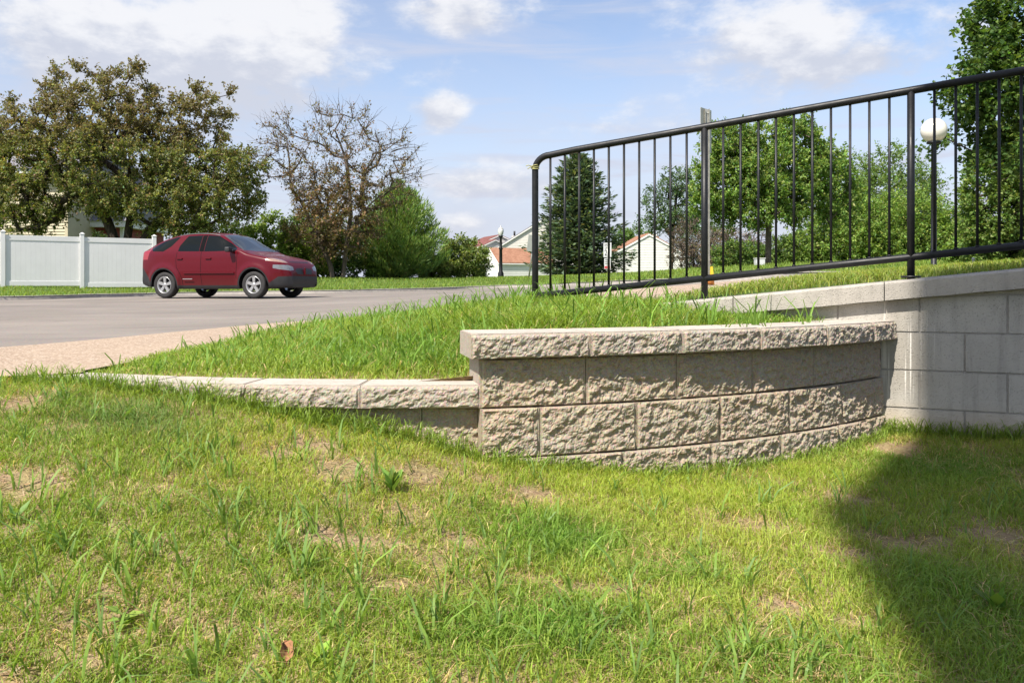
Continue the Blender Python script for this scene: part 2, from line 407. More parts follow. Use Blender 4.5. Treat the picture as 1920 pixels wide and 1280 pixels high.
# car
def m_carpaint():
    m, b = new_mat('red_car_paint'); co = b.coord()
    n = b.noise(co, 420, 2, 0.5)
    c = b.mix(b.smooth(n, 0.35, 0.7), (0.075, 0.002, 0.006), (0.10, 0.003, 0.009))
    dirt = b.math('MULTIPLY', b.math('SUBTRACT', 1.0, b.smooth(b.n('ShaderNodeSeparateXYZ', {0: co}).outputs[2], 0.3, 0.7)), 0.07)
    c = b.mix(dirt, c, (0.16, 0.11, 0.085))
    fin(b, principled(b, c, 0.35, spec=0.12, coat=0.35, coatr=0.03)); return m
M['carpaint'] = m_carpaint()
M['cladding'] = plain('charcoal_plastic', (0.017, 0.017, 0.019), 0.55, 0.15, 8, bump=0.2)
M['blackplastic'] = plain('black_plastic', (0.008, 0.008, 0.009), 0.45, 0.0)
M['matte_black'] = plain('matte_black', (0.007, 0.007, 0.008), 0.9, 0.0, spec=0.05)
M['railgrey'] = plain('rail_grey', (0.10, 0.10, 0.10), 0.5, 0.1)
M['tyre'] = plain('tyre_rubber', (0.022, 0.021, 0.021), 0.8, 0.2, 20)
M['alloy'] = plain('alloy_silver', (0.40, 0.40, 0.40), 0.32, 0.05, metal=0.55)
M['lens'] = plain('lamp_lens', (0.15, 0.16, 0.175), 0.12, 0.1, 18, coat=1.0)
M['amberlens'] = plain('pale_amber_lens', (0.27, 0.17, 0.13), 0.15, 0.1, 18, coat=1.0)
M['taillens'] = plain('red_lens', (0.25, 0.006, 0.009), 0.15, 0.05, coat=1.0)
def m_carglass(name, c, mixf):
    m, b = new_mat(name)
    g = b.n('ShaderNodeBsdfGlossy', {'Color': (1, 1, 1, 1), 'Roughness': 0.02}).outputs[0]
    dk = principled(b, c, 0.4, spec=0.0)
    fr = b.n('ShaderNodeFresnel', {'IOR': 1.30}).outputs[0]
    fin(b, b.n('ShaderNodeMixShader', {0: b.math('ADD', fr, mixf, clamp=True), 1: dk, 2: g}).outputs[0]); return m
M['darkglass'] = m_carglass('tinted_glass', (0.004, 0.006, 0.006), 0.0)
M['screenglass'] = m_carglass('windscreen_glass', (0.02, 0.025, 0.03), 0.10)

# ------------------------------------------------------------------ terrain
class TPS:
    def __init__(s, P, reg=1e-3):
        P = np.array(P, float); s.p = P[:, :2]; n = len(P)
        K = s._k(s.p, s.p) + np.eye(n) * reg
        A = np.zeros((n + 3, n + 3)); A[:n, :n] = K; A[:n, n] = 1; A[:n, n + 1:] = s.p; A[n, :n] = 1; A[n + 1:, :n] = s.p.T
        s.w = np.linalg.solve(A, np.concatenate([P[:, 2], np.zeros(3)]))
    def _k(s, a, c):
        r2 = ((a[:, None, :] - c[None, :, :]) ** 2).sum(2); return 0.5 * r2 * np.log(r2 + 1e-9)
    def __call__(s, x, y):
        x = np.asarray(x, float); y = np.asarray(y, float); sh = np.broadcast(x, y).shape
        q = np.stack([np.broadcast_to(x, sh).ravel(), np.broadcast_to(y, sh).ravel()], 1); out = np.empty(len(q))
        for i in range(0, len(q), 40000):
            k = q[i:i + 40000]; out[i:i + 40000] = s._k(k, s.p) @ s.w[:-3] + s.w[-3] + k @ s.w[-2:]
        return out.reshape(sh)
_near = TPS([(-2.05, 3.62, -.43), (-1.1, 3.38, -.505), (-.5, 3.36, -.61), (-.13, 3.34, -.70), (.3, 3.45, -.755), (.6, 3.6, -.80), (1.3, 3.9, -.83), (2.0, 4.45, -.81), (2.6, 4.2, -.80), (4, 3.5, -.80),
             (-3.3, 3.75, -.44), (-6, 4, -.5), (-1.5, 2.4, -.64), (-1.2, 1.8, -.78), (0, 2.4, -.80), (0, 1.7, -.88), (1.2, 2.4, -.86), (1, 1.7, -.9), (2.5, 3, -.85), (-3, 2.5, -.60),
             (0, 0, -1.25), (-4, 0, -1.05), (4, 0, -1.25), (0, -6, -1.5), (6, -4, -1.5), (-6, -4, -1.4), (-9, 3, -.6), (9, 3, -.8)])
def z_lawn(x, y): return _near(x, y) + 0.022 * (fbm(np.asarray(x) * 2.3, np.asarray(y) * 2.3, octv=4, seed=3) - 0.5) * 2
_far = TPS([(-3.3, 3.7, -.43), (-2, 4, -.42), (-6, 4, -.46), (-3.3, 5.4, -.42), (-8, 8, -.44), (-2.6, 8.4, -.42), (-2.1, 9.6, -.41), (-.5, 10, -.27), (.3, 10, -.2), (1.2, 10, -.1), (2.2, 10, -.03), (3.4, 10, .05), (4.6, 12, .09),
            (.8, 5.3, -.14), (1.37, 4.95, -.085), (2, 4.6, -.02), (2.6, 4.35, .04), (4, 4, .18), (4.5, 6.5, .16), (7, 7, .2),
            (-7, 22.5, -.376), (-9.4, 23, -.376), (-5.8, 27, -.34), (-1.6, 34, -.2), (.3, 34, -.14), (1.54, 30, -.10), (1.98, 22, -.06), (2.6, 17, -.02), (3.06, 14, .005), (3.7, 12.6, .06), (-13.9, 22.6, -.45), (-12.4, 27.5, -.40), (-20, 16, -.5), (-30, 10, -.5),
            (-17.0, 27.4, -.19), (-13.6, 31.7, -.16), (-8.1, 37, .10), (-12, 37, .05), (-4, 45, .15), (-2, 60, .2), (0, 107, .5), (10, 78, .4), (17, 78, 1.5), (10.8, 35, .72), (6, 22, .28), (7, 13.5, .12), (16, 25, .5), (20, 45, .85), (12, 18, .3), (-30, 40, .0), (-20, 60, .2),
            (60, 40, 1.2), (60, 100, 2.0), (-80, 100, .3), (0, 200, .6), (-150, 200, .3), (150, 200, 2.0), (0, 500, 1), (500, 300, 1.5), (-500, 300, 1), (300, 0, 1), (-300, 0, -.5)], reg=0.3)
def z_far(x, y): return _far(x, y)
def z_bed(x, y):
    """planting bed behind the two low walls"""
    x = np.asarray(x, float); y = np.asarray(y, float)
    base = np.minimum(z_far(x, y), 0.0)
    t = sstep(y - (3.5 + 0.45 * np.maximum(x, 0)), 0.0, 2.6)
    k = np.clip((x + 0.14 + 0.5 * t) / (0.16 + 0.6 * t), 0, 1); near = -0.428 * (1 - k) + -0.245 * k
    crown = 0.05 * np.exp(-((x - 0.1) / 1.1) ** 2 - ((y - 5.3) / 1.2) ** 2)
    return near * (1 - t) + base * t + crown * t

def px_at(px, py, dep): return Vector(((px - 960) / FPX * dep, dep, (HOR - py) / FPX * dep))
def px_lawn(px, py, zf=None, d0=1.2, d1=7.0):
    dd = np.linspace(d0, d1, 700); x = (px - 960) / FPX * dd; zr = (HOR - py) / FPX * dd
    i = np.argmax(zr < _near(x, dd) if zf is None else zr < zf(x, dd)); return float(x[i]), float(dd[i])

def inside(poly, x, y):
    x = np.asarray(x); y = np.asarray(y); r = np.zeros(x.shape, bool); n = len(poly)
    for i in range(n):
        x1, y1 = poly[i]; x2, y2 = poly[(i + 1) % n]
        if y1 == y2: continue
        c = ((y1 > y) != (y2 > y)) & (x < (x2 - x1) * (y - y1) / (y2 - y1) + x1); r ^= c
    return r
def dense(poly, step, closed=True):
    out = []; n = len(poly)
    for i in range(n if closed else n - 1):
        p, q = Vector(poly[i]), Vector(poly[(i + 1) % n]); k = max(1, int((q - p).length / step))
        out += [tuple(p.lerp(q, j / k)) for j in range(k)]
    if not closed: out.append(tuple(poly[-1]))
    return out
def smooth_line(pts, sub=6):
    P = [Vector(p) for p in pts]; out = []
    for i in range(len(P) - 1):
        a, p, q, c = P[max(i - 1, 0)], P[i], P[i + 1], P[min(i + 2, len(P) - 1)]
        for j in range(sub):
            t = j / sub
            out.append(tuple(0.5 * ((2 * p) + (q - a) * t + (2 * a - 5 * p + 4 * q - c) * t * t + (3 * p - a - 3 * q + c) * t ** 3)))
    out.append(tuple(P[-1])); return out
def region(name, poly, pts, zf, mat):
    """flat region bounded by poly with given interior points, lifted by zf"""
    pts = [p for p in pts]
    if pts:
        a = np.array(pts); m = inside(poly, a[:, 0], a[:, 1]); pts = [tuple(p) for p in a[m]]
    co = [Vector(p) for p in list(poly) + pts]; n = len(poly)
    v, e, f, *_ = delaunay_2d_cdt(co, [], [list(range(n))], 1, 1e-5)
    xy = np.array([tuple(p) for p in v]); z = zf(xy[:, 0], xy[:, 1])
    me = mesh_np(name, np.column_stack([xy, z]), None, [t for t in f if len(t) == 3], smooth=True)
    o = link(name, me, mat); return structure(o)
def gridpts(x0, x1, y0, y1, s):
    g = np.mgrid[x0:x1:s, y0:y1:s]; p = np.stack([g[0].ravel(), g[1].ravel()], 1); return p + (rng.random(p.shape) - 0.5) * s * 0.3

# ------------------------------------------------------------------ ground, road, walkway
CURB = smooth_line([(-60, 6), (-30, 14), (-20, 18.6), (-13.9, 22.6), (-12.7, 25.6), (-11.6, 27.6), (-9.5, 28.3), (-6.5, 28.4), (-3.5, 31), (-1.6, 33.6), (.3, 33.8), (1.54, 30), (1.98, 22), (2.6, 17), (3.06, 14.3), (3.9, 13.0), (5.2, 13.5), (8, 15.2), (14, 18.5), (30, 24)], 6)
WALK_FAR = smooth_line([(-60, -8), (-9, 1.5), (-5.0, 3.7), (-3.3, 5.4), (-2.75, 7.2), (-2.45, 8.6), (-1.7, 9.75), (-.5, 10.1), (.3, 10.1), (1.2, 10.1), (2.2, 10.6), (3.4, 11.7), (5.3, 12.4), (8, 13.9), (14, 17), (30, 22)], 6)
WALK_NEAR = smooth_line([(30, 20), (14, 15.2), (8, 12.4), (5.0, 10.9), (3.6, 9.4), (2.4, 7.6), (1.6, 6.35), (1.05, 5.55), (.6, 5.5), (.1, 7.2), (-.5, 8.2), (-1.2, 8.1), (-1.62, 6.9), (-1.80, 5.6), (-1.93, 4.5), (-2.0, 3.95), (-2.06, 3.72), (-3.3, 3.70), (-6, 3.9), (-9, -1.5), (-60, -12)], 6)

# base sheet out to the horizon (lies under everything)
xs = np.concatenate([-np.geomspace(900, 6, 30), np.linspace(-5, 5, 9), np.geomspace(6, 900, 30)])
ys = np.concatenate([[-300, -100, -40, -15, -5, 0], np.linspace(3, 60, 40), np.geomspace(65, 1500, 24)])
gx, gy = np.meshgrid(xs, ys, indexing='ij')
gz = np.clip(z_far(gx, gy), -2.5, 3.0) - 0.22
gz = np.where((gy < 12) & (np.abs(gx) < 60), -3.0, gz)
nx, ny = gx.shape; idx = np.arange(nx * ny).reshape(nx, ny)
q4 = np.stack([idx[:-1, :-1], idx[1:, :-1], idx[1:, 1:], idx[:-1, 1:]], -1).reshape(-1, 4)
structure(link('ground', mesh_np('ground', np.stack([gx, gy, gz], -1), q4, smooth=True), M['turf']))

road_poly = WALK_FAR + CURB[::-1]
structure(region('road', road_poly, np.concatenate([gridpts(-16, 4, 4, 36, .8), gridpts(-40, -16, 2, 22, 2), gridpts(4, 30, 12, 24, 1.5)]), lambda x, y: z_far(x, y), M['asphalt']))
walk_poly = WALK_NEAR + WALK_FAR
def z_walk(x, y): return z_far(x, y) + 0.012
region('walkway', walk_poly, np.concatenate([gridpts(-8, 6, 3.6, 14, .35), gridpts(6, 30, 10, 22, 1.5), gridpts(-40, -8, -10, 6, 3)]), z_walk, M['aggregate'])
# grass verge and knoll beyond the kerb
verge_poly = CURB + [(70, 30), (90, 140), (-90, 140), (-90, 12)]
def z_verge(x, y): return z_far(x, y) + 0.10
vp = np.concatenate([gridpts(-18, 14, 12, 48, .7), gridpts(14, 40, 16, 60, 2), gridpts(-60, -18, 12, 60, 2.5), gridpts(-60, 60, 48, 140, 5)])
region('grass_verge', verge_poly, vp, z_verge, M['turf'])
# strip of lawn between the coping wall and the walkway
RAMP_BACK = [(.95, 5.20), (1.6, 4.93), (2.6, 4.50), (4.5, 3.68), (7, 2.6), (12, .5)]
isl_poly = RAMP_BACK + [(30, 6)] + [p for p in WALK_NEAR if p[0] > 1.04 and p[1] > 5.4]
def z_isl(x, y): return z_far(x, y) + 0.016
region('upper_lawn', isl_poly, np.concatenate([gridpts(.9, 8, 2, 13, .4), gridpts(8, 29, 2, 20, 1.5)]), z_isl, M['turf'])

# asphalt kerb: a low rounded step along the far edge of the road
km = MB(); prof = [(-.02, -.05), (0, .06), (.03, .105), (.13, .112), (.2, .09)]
prev = None; cl = dense(CURB, 0.6, False)
cl = [p for p in cl if -26 < p[0] < 16]
for i, p in enumerate(cl):
    a, c = Vector(cl[max(i - 1, 0)]), Vector(cl[min(i + 1, len(cl) - 1)]); t = (c - a).normalized(); nrm = Vector((-t.y, t.x))
    zz = float(z_far(p[0], p[1])) + 0.02 * (float(fbm(np.array([i * .7]), np.array([.3]), seed=8)[0]) - .5)
    ring = [km.bm.verts.new((p[0] + nrm.x * u, p[1] + nrm.y * u, zz + v)) for u, v in prof]
    if prev:
        for k in range(len(prof) - 1): km.bm.faces.new((prev[k], ring[k], ring[k + 1], prev[k + 1])).smooth = True
    prev = ring
structure(km.build('kerb', M['kerb']))

# ------------------------------------------------------------------ the lower lawn and the planting bed
structure(region('lawn', [(-9, -1.2), (-9, -8), (9, -8), (9, 1.5), (2.7, 4.42), (2.0, 4.72), (1.5, 4.35), (.6, 3.85), (-.13, 3.6), (-.13, 3.52), (-1.1, 3.55), (-1.9, 3.75), (-2.06, 3.78), (-3.3, 3.78), (-6, 3.95)],
       np.concatenate([gridpts(-3.6, 3.4, .8, 4.7, .07), gridpts(-9, 9, -8, 4, .5)]), z_lawn, M['soil']))
BED = [(-2.02, 3.86), (-1.5, 3.60), (-1.1, 3.52), (-.6, 3.48), (-.1, 3.5), (-.08, 3.48), (.5, 3.56), (1.1, 3.80), (1.6, 4.12), (1.98, 4.50), (2.0, 4.62), (1.6, 4.79), (1.0, 5.05), (.98, 5.3), (1.08, 5.6), (.6, 5.55), (.1, 7.25), (-.5, 8.3), (-1.25, 8.2), (-1.68, 6.9), (-1.86, 5.6), (-1.98, 4.5)]
structure(region('planting_bed', BED, gridpts(-2.1, 2.1, 3.4, 8.4, .09), lambda x, y: z_bed(x, y) + 0.016 * (fbm(x * 5, y * 5, seed=4) - .4), M['soil']))

# ------------------------------------------------------------------ split-face retaining walls
class Path:
    def __init__(s, pts):
        s.p = np.array(pts, float); s.L = np.concatenate([[0], np.cumsum(np.hypot(*np.diff(s.p, axis=0).T))])
    def at(s, t):
        t = np.asarray(t, float); x = np.interp(t, s.L, s.p[:, 0]); y = np.interp(t, s.L, s.p[:, 1])
        e = 0.03; dx = np.interp(t + e, s.L, s.p[:, 0]) - np.interp(t - e, s.L, s.p[:, 0]); dy = np.interp(t + e, s.L, s.p[:, 1]) - np.interp(t - e, s.L, s.p[:, 1])
        k = np.hypot(dx, dy); return x, y, dy / k, -dx / k        # point and outward (viewer side) normal
    def s_of_px(s, px):
        t = np.linspace(0, s.L[-1], 3000); x, y, *_ = s.at(t); return float(t[np.argmin(np.abs(960 + FPX * x / y - px))])
th = np.radians(np.linspace(12.5, 44.5, 90)); Lw = 2.45; dxy = Lw / 89
ARC = Path(np.column_stack([-.13 + np.concatenate([[0], np.cumsum(np.cos(th[:-1]) * dxy)]), 3.36 + np.concatenate([[0], np.cumsum(np.sin(th[:-1]) * dxy)])]))
LOW = Path(smooth_line([(-2.12, 3.74), (-1.95, 3.66), (-1.5, 3.52), (-1.1, 3.44), (-.6, 3.40), (-.128, 3.415)], 12))

def split_block(path, s0, s1, z0, z1, off, depth, seed, amp=1.0, cell=0.0062, top_bevel=0.0, gap=0.0018, margin=0.006, sink=0.0, solid_top=True):
    """one masonry unit whose front face is broken stone; off = how far the face stands out of the path"""
    nu = max(6, int((s1 - s0) / cell)); nv = max(6, int((z1 - z0) / cell))
    u = np.linspace(s0 + gap, s1 - gap, nu); v = np.linspace(z0 + gap, z1 - gap, nv); U, V = np.meshgrid(u, v, indexing='ij')
    ou = seed * 3.7
    eu = np.minimum(U - s0, s1 - U); ev = np.minimum(V - z0, z1 - V)
    wu = U + 0.03 * (fbm(U * 25, V * 25, octv=3, seed=seed + 61) - .5); wv = V + 0.03 * (fbm(U * 25, V * 25, octv=3, seed=seed + 67) - .5)
    n = fbm(U * 9 + ou, V * 13, octv=3, seed=seed) - .5
    f = fbm(U * 38 + ou, V * 38, octv=4, seed=seed + 3, gain=.6) - .5
    w1, k1 = worley(wu * 20 + wv * 8 + ou, wv * 30 - wu * 6, seed); w2, k2 = worley(wu * 60 + ou, wv * 66, seed + 1)
    rid = np.abs(fbm(U * 16 + V * 9 + ou, V * 22 - U * 7, octv=4, seed=seed + 13, gain=.62) - .5) * 2
    disp = 0.66 * amp * (0.022 * n + 0.024 * f - 0.030 * rid + 0.010 * (k1 - .5) - 0.004 * w1 + 0.006 * (k2 - .5) - 0.004 * w2 + 0.021)
    edge = np.clip(np.minimum((eu - gap - .0075) / margin, (ev - gap) / (margin * .5)), 0, 1) ** 0.6
    disp = np.maximum(disp, -0.004) * edge
    if top_bevel:
        disp -= np.maximum(0, V - (z1 - top_bevel)) / top_bevel * 0.014
    x, y, nx_, ny_ = path.at(U); o = off + disp
    P = np.stack([x + nx_ * o, y + ny_ * o, V - sink], -1).reshape(-1, 3)
    id_ = np.arange(nu * nv).reshape(nu, nv)
    q = np.stack([id_[:-1, :-1], id_[1:, :-1], id_[1:, 1:], id_[:-1, 1:]], -1).reshape(-1, 4)
    # loop round the rim, pushed back to close the unit
    rim = np.concatenate([id_[:, 0], id_[-1, 1:], id_[-2::-1, -1], id_[0, -2:0:-1]])
    rU, rV = U.ravel()[rim], V.ravel()[rim]; bx, by, bnx, bny = path.at(rU); bo = off - depth
    B = np.stack([bx + bnx * bo, by + bny * bo, rV - sink], -1); nb = len(P); k = len(rim)
    r2 = np.arange(k); sk = np.stack([rim[r2], nb + r2, nb + (r2 + 1) % k, rim[(r2 + 1) % k]], -1)
    me = mesh_np('block', np.concatenate([P, B]), np.concatenate([q, sk]), smooth=False)
    return me
def pick(path, pxs): return [path.s_of_px(p) for p in pxs]

fw = thing('retaining_wall', 'curved split-face block retaining wall with overhanging caps in front of the railing', 'wall', (0.9, 3.9, -0.8))
def rel(o, parent):     # meshes are written in world space: keep them there under a moved empty
    o.parent = parent; o.matrix_parent_inverse = Matrix.Translation(-Vector(parent.location)) if parent.rotation_euler.z == 0 else parent.matrix_basis.inverted(); return o
def cap_mats(me, zt):
    me.materials.append(M['split_cap']); me.materials.append(M['captop'])
def set_top(me, axis_front=True):
    """smooth cast faces (top, ends, back) get the lighter cast concrete"""
    nP = len(me.polygons); nor = np.empty(nP * 3); me.polygons.foreach_get('normal', nor)
    return nor.reshape(-1, 3)
EL = ARC.L[-1]
rows = [(-.303, -.503, [1098, 1268, 1410, 1525], 0.0), (-.505, -.706, [1010, 1190, 1345, 1475, 1572], .013), (-.708, -.909, [1162, 1325, 1455, 1562], .026)]
sd = 1
for z1, z0, px, off in rows:
    ss = [0.0] + pick(ARC, px) + [EL]
    for a, c in zip(ss, ss[1:]):
        me = split_block(ARC, a, c, z0, z1, off, 0.24, sd, 1.0); sd += 1; me.materials.append(M['split'])
        rel(link('block', me), fw)
ss = [-.045] + pick(ARC, [1098, 1266, 1408, 1528, 1612]) + [EL + .035]
class Ext(Path):
    def __init__(s, base, e0, e1):
        x, y, nx_, ny_ = base.at(np.array([0.0, base.L[-1]])); t0 = np.array([-ny_[0], nx_[0]]); t1 = np.array([-ny_[1], nx_[1]])
        p = np.concatenate([[base.p[0] - t0 * e0], base.p, [base.p[-1] + t1 * e1]]); super().__init__(p); s.L = s.L - e0
ARCX = Ext(ARC, .1, .1)
def cap_unit(path, a, c, z0, z1, off, depth, seed, parent):
    me = split_block(path, a, c, z0, z1, off, depth, seed, 0.8, top_bevel=0.012, gap=.0012); me.materials.append(M['split_cap'])
    o = rel(link('cap_stone', me), parent)
    # smooth cast slab behind the broken face: top and ends
    n = 14; u = np.linspace(a + .002, c - .002, n); x, y, nx_, ny_ = path.at(u); fo, bo = off - 0.006, off - depth + .002
    F = np.column_stack([x + nx_ * fo, y + ny_ * fo]); Bk = np.column_stack([x + nx_ * bo, y + ny_ * bo]); ring = list(F) + list(Bk[::-1])
    mb = MB(); m2 = len(ring)
    top = [mb.bm.verts.new((p[0], p[1], z1 + .0015)) for p in ring]; bot = [mb.bm.verts.new((p[0], p[1], z0 + .0025)) for p in ring]
    mb.bm.faces.new(top); mb.bm.faces.new(bot[::-1])
    for k in range(m2): mb.bm.faces.new((top[k], bot[k], bot[(k + 1) % m2], top[(k + 1) % m2]))
    es = [e for e in mb.bm.edges if all(v in top for v in e.verts)]
    bmesh.ops.bevel(mb.bm, geom=es, offset=.006, segments=2, affect='EDGES')
    sl_ = mb.build('cast_slab', M['captop']); sl_.parent = o; sl_.matrix_parent_inverse = o.matrix_parent_inverse @ Matrix.Identity(4)
    sl_.matrix_parent_inverse = Matrix.Identity(4)
    return o
for i, (a, c) in enumerate(zip(ss, ss[1:])):
    cap_unit(ARCX, a, c, -.300, -.200, (.048, .052, .058, .066, .072, .074)[i], .285, 40 + i, fw)
# cast left end of the wall: smooth side of the end blocks
x, y, nx_, ny_ = ARC.at(0.0); t = Vector((-ny_, nx_)); nv = Vector((nx_, ny_))
for z1, z0, off in ((-.3035, -.5025, 0.0),):
    mb = MB(); rot = Matrix.Rotation(math.atan2(t.y, t.x), 3, 'Z'); cc = Vector((x, y)) + nv * (off - .122) + t * 0.012
    mb.box((cc.x, cc.y, (z0 + z1) / 2), (.030, .232, z1 - z0 - .004), rot, .004); rel(mb.build('block_end', M['split_cap']), fw)
# dark backing so no light leaks between the units
mb = MB(); u = np.linspace(.02, EL - .01, 24); x, y, nx_, ny_ = ARC.at(u)
for k in range(23):
    p = [Vector((x[j] - nx_[j] * o, y[j] - ny_[j] * o, 0)) for j, o in ((k, .10), (k + 1, .10), (k + 1, .2), (k, .2))]
    mb.prism([(0, 0), (1, 0), (1, 1), (0, 1)], -.95, -.31, lambda uu, dd, vv, p=p: tuple(p[int(uu + 2 * vv) if vv == 0 else (2 if uu == 1 else 3)] + Vector((0, 0, dd))))
rel(mb.build('backing', M['mortar']), fw)

lw = thing('low_retaining_wall', 'low split-face edging wall with a cap level with the walkway, left of the curved wall', 'wall', (-1.1, 3.5, -.7))
LL = LOW.L[-1]
ss = [LOW.s_of_px(p) for p in (452, 620, 791)]
for i, (a, c) in enumerate(zip([LOW.s_of_px(300)] + ss, ss + [LL])):
    me = split_block(LOW, a, c, -.706, -.505, 0.0, .18, 70 + i, .8); me.materials.append(M['split']); rel(link('block', me), lw)
ss = [0.0] + [LOW.s_of_px(p) for p in (292, 468, 680)] + [LL + .0]
for i, (a, c) in enumerate(zip(ss, ss[1:])):
    cap_unit(LOW, a, c, -.503, -.410, .052, .215, 80 + i, lw)

# ------------------------------------------------------------------ block wall with the sloping coping, and its railing
def y_face(x): return 4.25 + .43 * (2.59 - x)
sl_t = Vector((1, -.43, 0)).normalized(); nrm = Vector((-.43, -1, 0)).normalized(); AW = math.atan2(sl_t.y, sl_t.x)
def wp(u, d, z):    # u along the wall from x = 2.59, d = out towards the viewer
    q = Vector((2.59, 4.25, z)) + sl_t * u + nrm * d; return tuple(q)
def u_of_px(px):
    us = np.linspace(-3.5, 1.5, 4000); x = 2.59 + sl_t.x * us; y = 4.25 + sl_t.y * us; return float(us[np.argmin(np.abs(960 + FPX * x / y - px))])
cw = thing('block_wall', 'grey concrete block wall with sloping coping under the railing, half in shade', 'wall', (2.59, 4.25, -.8))
SL = .113 / math.hypot(1, .43)
def z_cope(u): return .075 + SL * u         # underside of coping is .1 below this
ja, jb = u_of_px(1889), u_of_px(1809); BL = .4064
core = MB(); core.prism([(-1.75, -1.05), (2.6, -1.05), (2.6, z_cope(2.6) - .1), (-1.75, z_cope(-1.75) - .1)], -.20, -.006, lambda u, dd, v: wp(u, dd, v)); rel(core.build('mortar', M['mortar']), cw)
lines = [-.259 + .2032 * k for k in range(2, -5, -1)]    # bed joints, top to bottom
for ci in range(len(lines) - 1):
    zt, zb = lines[ci], lines[ci + 1]; j0 = ja if ci % 2 == 1 else jb
    # rows: course just above the -.259 joint carries the joints at ja
    k0 = math.floor((-1.7 - j0) / BL)
    for k in range(k0, k0 + 12):
        a, c = j0 + k * BL + .005, j0 + (k + 1) * BL - .005
        a = max(a, -1.7); c = min(c, 2.5)
        if c - a < .03: continue
        t0, t1 = min(zt - .005, z_cope(a) - .104), min(zt - .005, z_cope(c) - .104); z0 = zb + .005
        if max(t0, t1) <= z0 + .008: continue
        if min(t0, t1) <= z0 + .008: # triangular cut block
            uc = a + (c - a) * (z0 + .008 - t0) / (t1 - t0); poly = [(uc, z0), (c, z0), (c, t1), (uc, z0 + .008)]
        else: poly = [(a, z0), (c, z0), (c, t1), (a, t0)]
        mb = MB(); mb.prism(poly, -.18, random.uniform(-.0012, .0012), lambda u, dd, v: wp(u, dd, v))
        fs = [f for f in mb.bm.faces if f.normal.length and abs(f.calc_center_median().dot(nrm) - Vector(wp(0, 0, 0)).dot(nrm)) < .003]
        bmesh.ops.recalc_face_normals(mb.bm, faces=mb.bm.faces[:])
        es = list({e for f in fs for e in f.edges})
        bmesh.ops.bevel(mb.bm, geom=es, offset=.004, segments=2, affect='EDGES')
        rel(mb.build('block', M['cmu']), cw)
# coping slabs, a step at the joint near the railing post
uj = u_of_px(1657)
for a, c in ((-2.25, -1.42), (-1.415, uj), (uj + .005, .62), (.625, 2.6)):
    mb = MB(); n = max(2, int((c - a) / .05)); prof = [(.052, -.1), (.052, -.012), (.044, -.002), (.03, 0.0), (-.245, .004), (-.25, -.1)]; prev = None
    for k in range(n + 1):
        u = a + (c - a) * k / n; rgh = (vnoise(np.array([u * 18]), np.array([.5]), seed=5)[0] - .5) * .006
        ring = []
        for pi, (dd, vv) in enumerate(prof):
            ring.append(mb.bm.verts.new(wp(u, dd + (rgh * .3 if pi < 2 else 0), z_cope(u) + vv + (rgh if pi == 0 else rgh * .2))))
        if prev:
            for q_ in range(len(prof)): mb.bm.faces.new((prev[q_], ring[q_], ring[(q_ + 1) % len(prof)], prev[(q_ + 1) % len(prof)]))
        else: mb.bm.faces.new(ring)
        prev = ring
    mb.bm.faces.new(prev[::-1]); rel(mb.build('coping_slab', M['coping']), cw)

# railing: straight line behind the coping front
def rail_xy(px):   # point on the railing line seen at px
    k = (px - 960) / FPX; y = (5.4 + .43 * .177) / (1 + .43 * k); return k * y, y
def ztop(x): return .829 + .113 * (x - .177)
rg = thing('railing', 'black painted steel railing with thin vertical bars along the coping', 'railing', (*rail_xy(1321), -.05))
x0, y0 = rail_xy(1003.5); xe = 4.4
def rp(x, z): return (x, 5.4 - .43 * (x - .177), z)
TR, PR, BR = .0215, .020, .0075
bend = []; r = .085; sl = .113
for k in range(9):
    a = k / 8 * (math.pi / 2 + .08); bend.append(rp(x0 + (r - r * math.cos(a)), ztop(x0) - r + r * math.sin(a) + sl * (r - r * math.cos(a)) * .5))
path = [rp(x0, -.50), rp(x0, .2), rp(x0, ztop(x0) - r - .02)] + bend + [rp(x0 + .25, ztop(x0 + .25)), rp(2.2, ztop(2.2)), rp(xe, ztop(xe))]
mb = MB().tube(path, TR, 14); rel(mb.build('top_rail', M['black_paint']), rg)
mb = MB().tube([rp(x0, ztop(x0) - .905), rp(2.2, ztop(2.2) - .91), rp(xe, ztop(xe) - .91)], TR * .95, 14); rel(mb.build('bottom_rail', M['black_paint']), rg)
for px, zb in ((1321, -.25), (1708, -.03), (2170, .1)):
    x, y = rail_xy(px); mb = MB().tube([rp(x, zb), rp(x, ztop(x))], PR, 14)
    if zb > -.1: mb.tube([rp(x, .008 + .106 * (x - 1.95)), rp(x, .020 + .106 * (x - 1.95))], .05, 16)
    rel(mb.build('post', M['black_paint']), rg)
bal = [1032, 1059, 1086, 1113.5, 1141.5, 1170, 1198.5, 1227.5, 1257, 1287.5, 1356, 1388.5, 1422, 1455, 1488.5, 1523, 1558, 1594, 1630, 1667.5, 1752, 1792, 1832.5, 1873.5, 1915, 1958, 2002, 2046]
for px in bal:
    x, y = rail_xy(px); mb = MB().tube([rp(x, ztop(x) - .905), rp(x, ztop(x) - .01)], BR, 8)
    mb.tube([rp(x, ztop(x) - .893), rp(x, ztop(x) - .884)], BR * 1.5, 8)
    rel(mb.build('baluster', M['black_paint']), rg)
